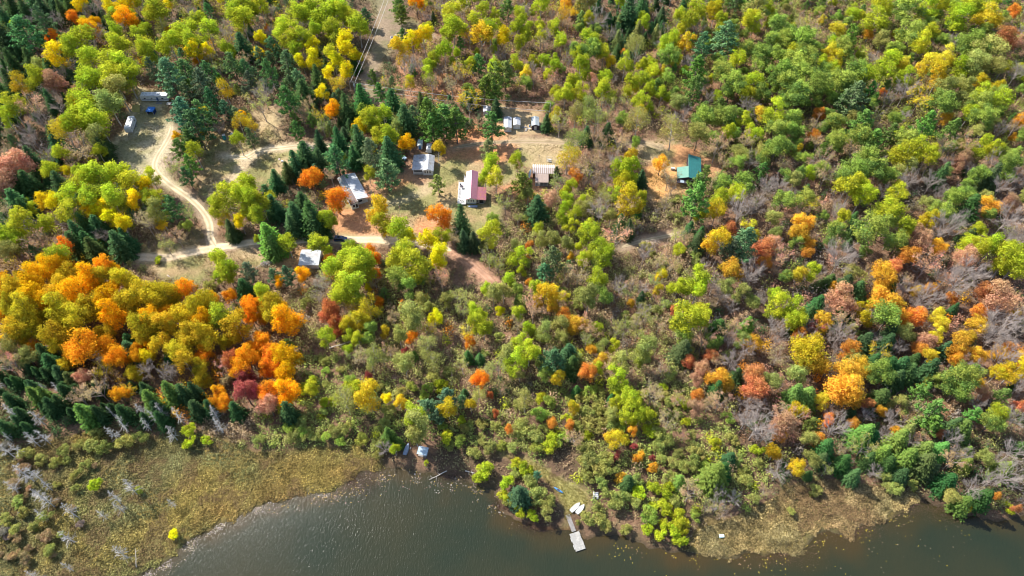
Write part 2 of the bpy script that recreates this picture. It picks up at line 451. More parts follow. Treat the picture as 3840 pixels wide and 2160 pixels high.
lx = np.linspace(-175, 225, 268); ly = np.linspace(-60, 105, 111)
LX, LY = np.meshgrid(lx, ly); li = np.arange(LX.size).reshape(LX.shape)
lf = np.stack([li[:-1, :-1].ravel(), li[:-1, 1:].ravel(), li[1:, 1:].ravel(), li[1:, :-1].ravel()], 1)
lake = link('lake', mesh_np('lake', np.stack([LX.ravel(), LY.ravel(), np.full(LX.size, -.16)], 1), lf, water_mat(), cols=lerp(np.tile([1., 1., 1.], (LX.size, 1)), np.tile([1.9, 1.15, .8], (LX.size, 1)), smooth(7, 0, sdist(LAKE, LX.ravel(), LY.ravel()) + (fnoise(LX.ravel(), LY.ravel(), 9) - .5) * 9))))
tag(lake, kind='structure')

# ------------------------------------------------------------------ tracks
track_mat = tint_mat('track_sand', scale=1.6, fine=5.0, var=.30, bump=.3)
def strip(name, line, width, c_rut, c_mid, c_edge, rag=.5, lift=.035):
    n = len(line)
    tan = np.gradient(line, axis=0); tan /= np.linalg.norm(tan, axis=1)[:, None]
    nor = np.stack([-tan[:, 1], tan[:, 0]], 1)
    offs = np.array([-1, -.72, -.42, -.15, .15, .42, .72, 1.])
    vs, cs = [], []
    taper = np.minimum(1, np.minimum(np.arange(n), np.arange(n)[::-1]) / 5 + .35)
    for k, o in enumerate(offs):
        w = np.full(n, width * .5) * taper
        if abs(o) == 1: w = w * (1 + rag * (vnoise(np.arange(n) * 1.0, np.full(n, 40. * o + width), 2.2) - .55))
        p = line + nor * (o * w)[:, None]
        z = height(p[:, 0], p[:, 1]) + lift
        if abs(o) == 1: z = z - lift * .8
        if .3 < abs(o) < .8: z = z - .012
        vs.append(np.stack([p[:, 0], p[:, 1], z], 1))
        base = c_rut if .3 < abs(o) < .8 else (c_mid if abs(o) < .3 else c_edge)
        nn = vnoise(p[:, 0], p[:, 1], 2.5)[:, None]
        cs.append(np.array(base)[None] * (.8 + .4 * nn))
    v = np.stack(vs, 1).reshape(-1, 3); c = np.stack(cs, 1).reshape(-1, 3)
    m_ = len(offs); i = np.arange(n * m_).reshape(n, m_)
    f = np.stack([i[:-1, :-1].ravel(), i[:-1, 1:].ravel(), i[1:, 1:].ravel(), i[1:, :-1].ravel()], 1)
    o = link(name, mesh_np(name, v, f, track_mat, cols=c, smooth_shade=True))
    return tag(o, kind='structure')
strip('sandy_road', MAIN, 3.5, (.60, .465, .30), (.54, .415, .26), (.44, .33, .19))
strip('camp_track', SPUR, 2.5, (.52, .41, .27), (.38, .30, .18), (.37, .29, .17))
strip('meadow_track', MTRACK, 2.6, (.55, .44, .29), (.42, .33, .19), (.33, .26, .14), lift=.03)
strip('leaf_strewn_trail', LEAFY, 2.6, (.40, .23, .15), (.36, .20, .125), (.30, .165, .10), lift=.03)
strip('garden_lane', LANE, 2.2, (.34, .25, .155), (.26, .20, .11), (.25, .185, .10), lift=.03)
strip('woodland_path', FARPATH, 1.8, (.40, .31, .20), (.32, .25, .14), (.24, .18, .10), lift=.03)

# ------------------------------------------------------------------ tree prototypes (nominal metres)
LEAF = leaf_mat('autumn_leaves', trans=.40, lo=.6, hi=1.42, hue=.03, second=(.27, .34, .04))
LEAF_M = leaf_mat('maple_leaves', trans=.40, lo=.6, hi=1.42, hue=.026, second=(.40, .37, .03))
LEAF_O = leaf_mat('oak_leaves', trans=.36, lo=.55, hi=1.45, hue=.03, second=(.17, .27, .06))
NEEDLE = leaf_mat('conifer_needles', trans=.12, lo=.5, hi=1.35, hue=.012)
BARK = surf('bark_brown', (.16, .125, .10), .9, .4, 2.0, streak=(1, 1, .25))
BARK_PALE = surf('bark_pale', (.40, .37, .34), .85, .35, 1.5, streak=(1, 1, .4))
TWIG = surf('bare_twigs', (.37, .31, .27), .9, .3, .8)
DEADWOOD = surf('silver_deadwood', (.42, .40, .375), .85, .25, 1.2)

def quads(c, nrm, a, b, r):
    """leaf patches: rhombs with centre c, normal nrm, half sizes a, b"""
    n = len(c)
    nrm = nrm / (np.linalg.norm(nrm, axis=1)[:, None] + 1e-9)
    ref = r.normal(size=(n, 3))
    t = np.cross(nrm, ref); t /= (np.linalg.norm(t, axis=1)[:, None] + 1e-9)
    s = np.cross(nrm, t)
    a = np.broadcast_to(a, n)[:, None]; b = np.broadcast_to(b, n)[:, None]
    k = r.uniform(-.35, .35, (n, 1))
    v = np.stack([c + t * a, c + s * b + t * a * k, c - t * a * .9, c - s * b - t * a * k + nrm * a * .2], 1).reshape(-1, 3)
    f = np.arange(4 * n).reshape(n, 4)
    return v, f
def sphere_dirs(n, r):
    d = r.normal(size=(n, 3)); return d / np.linalg.norm(d, axis=1)[:, None]

def lobed_crown(seed, w, h, base, nl, nleaf, leaf, prof, lobe_r=(.17, .27), droop=0.0, sparse=1.0, up=.25, subs=(5, 9)):
    """crown of several leaders of unequal height, each carrying many small leafy sprays"""
    r = np.random.default_rng(seed)
    R = w / 2; H = h - base
    m = r.integers(*subs)
    ph0 = r.uniform(0, 6.28)
    lead = []
    for k in range(m):
        ang = ph0 + 2 * math.pi * k / m + r.uniform(-.5, .5)
        q = R * (r.uniform(.34, .74) if k else r.uniform(0, .25))
        rad = R * r.uniform(.28, .52)
        top = h * (1.0 if k == 0 else r.uniform(.62, .97))
        rz_ = min((top - base) * .5, rad * r.uniform(1.0, 1.7) * (H / w))
        rz_ = max(rz_, H * .22)
        lead.append((q * math.cos(ang), q * math.sin(ang), top - rz_, rad, rz_))
    lead = np.array(lead)
    cs, rs = [], []
    tries = 0
    while len(cs) < nl and tries < 6000:
        tries += 1
        L = lead[r.integers(m)]
        d = r.normal(size=3); d /= np.linalg.norm(d)
        if d[2] < -.6: continue
        lr = w * lobe_r[0] * (lobe_r[1] / lobe_r[0]) ** r.uniform(0, 1.0)
        sh = r.uniform(.45, 1.02)
        c = np.array([L[0] + d[0] * (L[3] - lr * .5) * sh, L[1] + d[1] * (L[3] - lr * .5) * sh, L[2] + d[2] * (L[4] - lr * .4) * sh])
        if c[2] < base * .8 or c[2] > h: continue
        if any(np.linalg.norm(c - e) < .55 * (lr + f_) for e, f_ in zip(cs, rs)): continue
        cs.append(c); rs.append(lr)
    cs, rs = np.array(cs), np.array(rs)
    per = np.maximum(20, (rs ** 2 / (rs ** 2).sum() * nleaf * 1.7)).astype(int)
    C_, Nn, T, Lb = [], [], [], []
    for k in range(len(cs)):
        thin = r.choice([1.0, 1.0, .8, .55, .3])
        d = sphere_dirs(per[k], r)
        d[:, 2] = np.where(d[:, 2] < -.3, -d[:, 2] * .6, d[:, 2])
        rad = rs[k] * np.where(r.random(len(d)) < .22, r.uniform(1.0, 1.5, len(d)), r.uniform(.4, 1.08, len(d)) ** .7)
        ax_ = r.uniform(.75, 1.35, 3) * (1, 1, .72)
        p = cs[k] + d * rad[:, None] * ax_
        inner = np.zeros(len(p), bool)
        for j in np.nonzero(np.linalg.norm(cs - cs[k], axis=1) < rs[k] + rs)[0]:
            if j != k: inner |= np.linalg.norm((p - cs[j]) / (1, 1, .75), axis=1) < rs[j] * .6
        keep = ~inner & (r.random(len(p)) < sparse * thin)
        p, d = p[keep], d[keep]
        C_.append(p); Nn.append(d * .85 + r.normal(size=d.shape) * .5 + np.array([0, 0, up]))
        lt_ = r.normal(0, .14)
        T.append(np.clip(r.normal(.5, .2, len(p)) + lt_, 0, 1)); Lb.append(np.full(len(p), np.clip(.55 * (cs[k][2] - base) / H + .55 * r.uniform(0, 1) - .05, 0, 1)) * .85 + r.random(len(p)) * .15)
    c = np.concatenate(C_); nn = np.concatenate(Nn); t = np.concatenate(T); lb = np.concatenate(Lb)
    if droop: c[:, 2] -= droop * r.random(len(c)) * np.hypot(c[:, 0], c[:, 1])
    sz = leaf * r.uniform(.55, 1.45, len(c))
    v, f = quads(c, nn, sz, sz * r.uniform(.45, .8, len(c)), r)
    return v, f, t, lb, cs, rs

def tubes(segs, n=4):
    """segs: list of (p0, p1, r0, r1)"""
    V, F = [], []
    i = 0
    a = np.arange(n) * 2 * math.pi / n
    for p0, p1, r0, r1 in segs:
        p0 = np.asarray(p0, float); p1 = np.asarray(p1, float)
        d = p1 - p0; L = np.linalg.norm(d)
        if L < 1e-6: continue
        d /= L
        ref = np.array([1., 0, 0]) if abs(d[0]) < .8 else np.array([0, 1., 0])
        s = np.cross(d, ref); s /= np.linalg.norm(s); t = np.cross(d, s)
        ring = np.cos(a)[:, None] * s + np.sin(a)[:, None] * t
        V.append(p0 + ring * r0); V.append(p1 + ring * r1)
        for j in range(n):
            F.append((i + j, i + (j + 1) % n, i + n + (j + 1) % n, i + n + j))
        i += 2 * n
    return np.concatenate(V), np.array(F)

def trunk_segs(r, h, rad, top=.85, lean=.04):
    pts = [np.array([0, 0, -.25])]
    n = 6
    for k in range(1, n + 1):
        z = h * top * k / n
        pts.append(np.array([r.normal(0, lean) * z * .35, r.normal(0, lean) * z * .35, z]))
    segs = []
    for k in range(n):
        segs.append((pts[k], pts[k + 1], rad * (1.25 if k == 0 else 1 - .85 * k / n), rad * (1 - .85 * (k + 1) / n)))
    return segs, pts
def limb(r, a, b, r0, sag=.12, k=3):
    a, b = np.asarray(a, float), np.asarray(b, float)
    mid = [a + (b - a) * t + r.normal(0, .06, 3) * np.linalg.norm(b - a) * math.sin(math.pi * t) for t in np.linspace(0, 1, k + 1)]
    mid[0], mid[-1] = a, b
    return [(mid[i], mid[i + 1], r0 * (1 - .8 * i / k), r0 * (1 - .8 * (i + 1) / k)) for i in range(k)]

PROTO = {}
def add_proto(kind, trunk, crown_v, crown_f, tone, lobe, crown_mat, trunk_mat, w, h, crown_name='crown', n=5):
    tv, tf = tubes(trunk, n)
    tm = mesh_np('trunk', tv, tf, trunk_mat, smooth_shade=True)
    cm = mesh_np(crown_name, crown_v, crown_f, crown_mat, attrs=None if tone is None else {'tone': tone, 'lobe': lobe})
    PROTO.setdefault(kind, []).append((tm, cm, w, h, crown_name))

def broadleaf(kind, seed, w, h, base, nl, nleaf, leaf, prof, bark, trad=.2, limbs=9, **kw):
    v, f, t, lb, cs, rs = lobed_crown(seed, w, h, base, nl, nleaf, leaf, prof, **kw)
    r = np.random.default_rng(seed + 900)  # limbs
    segs, pts = trunk_segs(r, h, trad)
    for c in cs[r.permutation(len(cs))[:limbs]]:
        z0 = max(base * .7, c[2] - np.hypot(c[0], c[1]) * r.uniform(.7, 1.3))
        k = min(len(pts) - 1, max(1, int(z0 / (h * .85) * 6)))
        segs += limb(r, pts[k], c + (0, 0, rs[0] * .2), trad * .38)
    add_proto(kind, segs, v, f, t, lb, dict(M=LEAF_M, O=LEAF_O).get(kind, LEAF), bark, w, h)

prof_round = lambda z: math.sqrt(max(0, 1 - ((z - .42) / .60) ** 2))
prof_tall = lambda z: math.sqrt(max(0, 1 - ((z - .40) / .63) ** 2)) * (1 - .15 * z)
prof_flat = lambda z: math.sqrt(max(0, 1 - ((z - .52) / .56) ** 2))
for s in range(6):
    broadleaf('M', 100 + s, 8, 12.5, 2.6, 95, 5200, .175, prof_round, BARK, .22, 8, lobe_r=(.09, .16))
    broadleaf('A', 120 + s, 6, 13.5, 4.2, 62, 3700, .165, prof_tall, BARK_PALE, .15, 8, lobe_r=(.10, .19))
    broadleaf('F', 180 + s, 7, 12.5, 3.2, 72, 4300, .17, prof_round, BARK_PALE, .17, 9, lobe_r=(.09, .18))
    broadleaf('O', 140 + s, 8.5, 13, 4.0, 80, 4800, .185, prof_flat, BARK, .24, 9, lobe_r=(.10, .17))
    broadleaf('B', 160 + s, 6.5, 12.5, 3.6, 55, 3400, .135, prof_tall, BARK_PALE, .14, 16, lobe_r=(.11, .18), droop=.25, sparse=.62)
for s in range(6):
    v, f, t, lb, cs, rs = lobed_crown(200 + s, 4.2, 3.0, .15, 34, 2000, .13, lambda z: math.sqrt(max(0, 1 - (z * .9) ** 2)), lobe_r=(.08, .18), subs=(4, 7))
    r = np.random.default_rng(s)
    segs = []
    for k in range(7):
        c = cs[r.integers(len(cs))]
        segs += limb(r, (r.normal(0, .15), r.normal(0, .15), -.15), c, .05)
    add_proto('U', segs, v, f, t, lb, LEAF, BARK, 4.2, 3.0, n=4)

# bare and half-bare trees: forked limbs ending in fans of twigs
def bare(seed, w, h, base, n1=9, n2=6, n3=6):
    r = np.random.default_rng(seed)
    segs, pts = trunk_segs(r, h, .17, top=.62)
    twigs, tips = [], []
    for i in range(n1):
        z0 = r.uniform(base, h * .6); k = min(5, max(1, int(z0 / (h * .62) * 6)))
        ang = i * 2.4 + r.uniform(-.4, .4)
        zt = h * r.uniform(.55, .95); rr = w * .5 * math.sqrt(max(.05, 1 - ((zt / h - .5) / .62) ** 2)) * r.uniform(.55, .95)
        tip = np.array([rr * math.cos(ang), rr * math.sin(ang), zt])
        l = limb(r, pts[k], tip, .07, k=4); segs += l
        for j in range(n2):
            a = l[r.integers(1, 4)][1]
            d = (tip - pts[k]); d = d / np.linalg.norm(d) + r.normal(0, .45, 3) + (0, 0, .25)
            L = w * r.uniform(.14, .26)
            b = a + d / np.linalg.norm(d) * L
            twigs += [(a, b, .032, .014)]
            for q in range(n3):
                c = a + (b - a) * r.uniform(.25, 1)
                dd = d / np.linalg.norm(d) + r.normal(0, .5, 3)
                e = c + dd / np.linalg.norm(dd) * L * r.uniform(.35, .7)
                twigs.append((c, e, .014, .006)); tips.append(e)
    return segs, twigs, np.array(tips)
for s in range(6):
    segs, tw, tips = bare(300 + s, 7.5, 11.5, 3.0, n1=14, n2=8, n3=12)
    tv, tf = tubes(tw, 3)
    add_proto('N', segs, tv, tf, None, None, TWIG, TWIG, 7.5, 11.5, 'branches')
for s in range(6):
    segs, tw, tips = bare(330 + s, 6.5, 10.5, 2.6, n1=10, n2=5, n3=4)
    r = np.random.default_rng(340 + s)
    c = np.repeat(tips, 5, 0) + r.normal(0, .28, (len(tips) * 5, 3))
    keep = (np.sin(c[:, 0] * 1.1 + s) + np.sin(c[:, 1] * 1.3) + np.sin(c[:, 2] * .9 + s)) > -1.0
    c = c[keep]
    sz = .145 * r.uniform(.6, 1.4, len(c))
    v, f = quads(c, r.normal(size=c.shape) * .7 + c / 6 + (0, 0, .3), sz, sz * .65, r)
    segs2 = segs + tw
    add_proto('H', segs2, v, f, np.clip(r.normal(.5, .22, len(c)), 0, 1), np.clip(np.sin(c[:, 2]) * .4 + .5, 0, 1), LEAF, TWIG, 6.5, 10.5, n=3)

# conifers
def spruce(seed, w, h, layers, dens, power=.85, droop=.32, ragged=.18):
    r = np.random.default_rng(seed)
    C_, Nn, A_, D_ = [], [], [], []
    for k in range(layers):
        zf = (k + r.uniform(-.3, .3)) / layers
        zf = min(max(zf, .0), .985)
        R = w / 2 * (1 - zf) ** power * r.uniform(1 - ragged, 1 + ragged * .6) + .10
        nb = max(5, int(dens * (.45 + .8 * (1 - zf))))
        off = r.uniform(0, 6.28)
        for j in range(nb):
            ang = off + 2 * math.pi * j / nb + r.uniform(-.25, .25)
            Rb = R * r.uniform(.72, 1.1)
            d = np.array([math.cos(ang), math.sin(ang), 0])
            m = max(2, int(Rb / .42))
            for q in range(m):
                s = (q + .7) / m
                z = .06 * h + zf * h * .94 - droop * Rb * s ** 1.5 + .22 * Rb * s ** 3
                side = np.array([-d[1], d[0], 0])
                for sg in (-1, 1):
                    p = d * Rb * s + side * sg * r.uniform(.02, .30) * Rb * (1.05 - s) * .8 + np.array([0, 0, z])
                    C_.append(p); Nn.append(np.array([0, 0, .9]) + d * .55 + r.normal(0, .32, 3)); D_.append(d * .9 + side * sg * .45 - np.array([0, 0, droop * .7]))
                    A_.append(r.uniform(.26, .42) * (.75 + .25 * (1 - zf)))
    c = np.array(C_); nn = np.array(Nn); a = np.array(A_); dd = np.array(D_)
    nn /= np.linalg.norm(nn, axis=1)[:, None]
    dd -= nn * (dd * nn).sum(1)[:, None]; dd /= np.linalg.norm(dd, axis=1)[:, None]
    s = np.cross(nn, dd); n = len(c); a = a[:, None]
    v = np.stack([c + dd * a, c + s * a * .42, c - dd * a * .8, c - s * a * .42], 1).reshape(-1, 3)
    # top shoot
    f = np.arange(4 * n).reshape(n, 4)
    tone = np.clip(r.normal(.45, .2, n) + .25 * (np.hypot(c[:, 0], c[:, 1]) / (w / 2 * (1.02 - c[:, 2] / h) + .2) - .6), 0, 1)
    lobe = np.clip(r.random(n), 0, 1)
    segs, pts = trunk_segs(r, h, .14, top=.99, lean=.008)
    return segs, v, f, tone, lobe
for s in range(6):
    w, h = 5.2, 12.5
    segs, v, f, t, lb = spruce(400 + s, w, h, 21, 20, power=.72)
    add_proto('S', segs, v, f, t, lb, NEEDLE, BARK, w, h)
    w, h = 3.6, 10.5
    segs, v, f, t, lb = spruce(430 + s, w, h, 22, 13, power=.62, droop=.15, ragged=.25)
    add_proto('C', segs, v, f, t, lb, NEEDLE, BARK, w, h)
def pine(seed, w=7.5, h=14.0):
    r = np.random.default_rng(seed)
    segs, pts = trunk_segs(r, h, .2, top=.93, lean=.03)
    C_, Nn, L_ = [], [], []
    base = h * .22
    nw = 9
    for k in range(nw):
        zf = k / (nw - 1)
        z0 = base + (h * .9 - base) * zf
        nb = r.integers(4, 6)
        off = r.uniform(0, 6.28)
        for j in range(nb):
            ang = off + 2 * math.pi * j / nb + r.uniform(-.35, .35)
            R = w / 2 * (1.02 - .78 * zf ** 1.4) * r.uniform(.62, 1.1) * (.8 if k == 0 else 1)
            kk = min(5, max(1, int(z0 / (h * .93) * 6)))
            p0 = np.array([pts[kk][0], pts[kk][1], z0])
            tip = p0 + np.array([math.cos(ang) * R, math.sin(ang) * R, R * r.uniform(.12, .42)])
            segs += limb(r, p0, tip, .07, k=3)
            for q in range(3):
                s = (.42, .72, 1.0)[q]
                cc = p0 + (tip - p0) * s + r.normal(0, .18, 3) + (0, 0, .15)
                cr = (.62, .78, .74)[q] * (.65 + .4 * R / (w / 2))
                m = int(26 * (cr / .7) ** 2)
                d = sphere_dirs(m, r); d[:, 2] = d[:, 2] * .55 + .12
                C_.append(cc + d * cr * r.uniform(.35, 1.05, (m, 1))); Nn.append(d * .7 + r.normal(0, .5, d.shape) + (0, 0, .55))
                L_.append(np.full(m, r.random()))
    m = 60; d = sphere_dirs(m, r)
    C_.append(np.array([0, 0, h * .93]) + d * (.55, .55, .9)); Nn.append(d + (0, 0, .5)); L_.append(np.full(m, .5))
    c = np.concatenate(C_); nn = np.concatenate(Nn); lb = np.concatenate(L_)
    sz = .27 * r.uniform(.7, 1.4, len(c))
    v, f = quads(c, nn, sz, sz * .5, r)
    return segs, v, f, np.clip(r.normal(.5, .23, len(c)), 0, 1), lb
for s in range(6):
    segs, v, f, t, lb = pine(460 + s)
    add_proto('P', segs, v, f, t, lb, NEEDLE, BARK, 7.5, 14.0)
# dead snags: silver stem with broken, slightly drooping whorls
for s in range(6):
    r = np.random.default_rng(500 + s)
    h = 9.0
    segs, pts = trunk_segs(r, h, .13, top=1.0, lean=.015)
    tw = []
    for k in range(46):
        z = h * (.22 + .76 * (k / 46) + r.uniform(-.02, .02))
        ang = r.uniform(0, 6.28); R = 1.75 * (1.12 - z / h) * r.uniform(.35, 1.15) + .15
        a = np.array([0, 0, z]); b = a + np.array([math.cos(ang) * R, math.sin(ang) * R, R * r.uniform(-.35, .12)])
        tw.append((a, b, .038, .018))
        for q in range(5):
            c = a + (b - a) * r.uniform(.3, 1); d = (b - a) / R + r.normal(0, .5, 3)
            tw.append((c, c + d / np.linalg.norm(d) * R * .45, .024, .010))
    tv, tf = tubes(tw, 3)
    add_proto('D', segs, tv, tf, None, None, DEADWOOD, DEADWOOD, 3.4, h, 'branches')

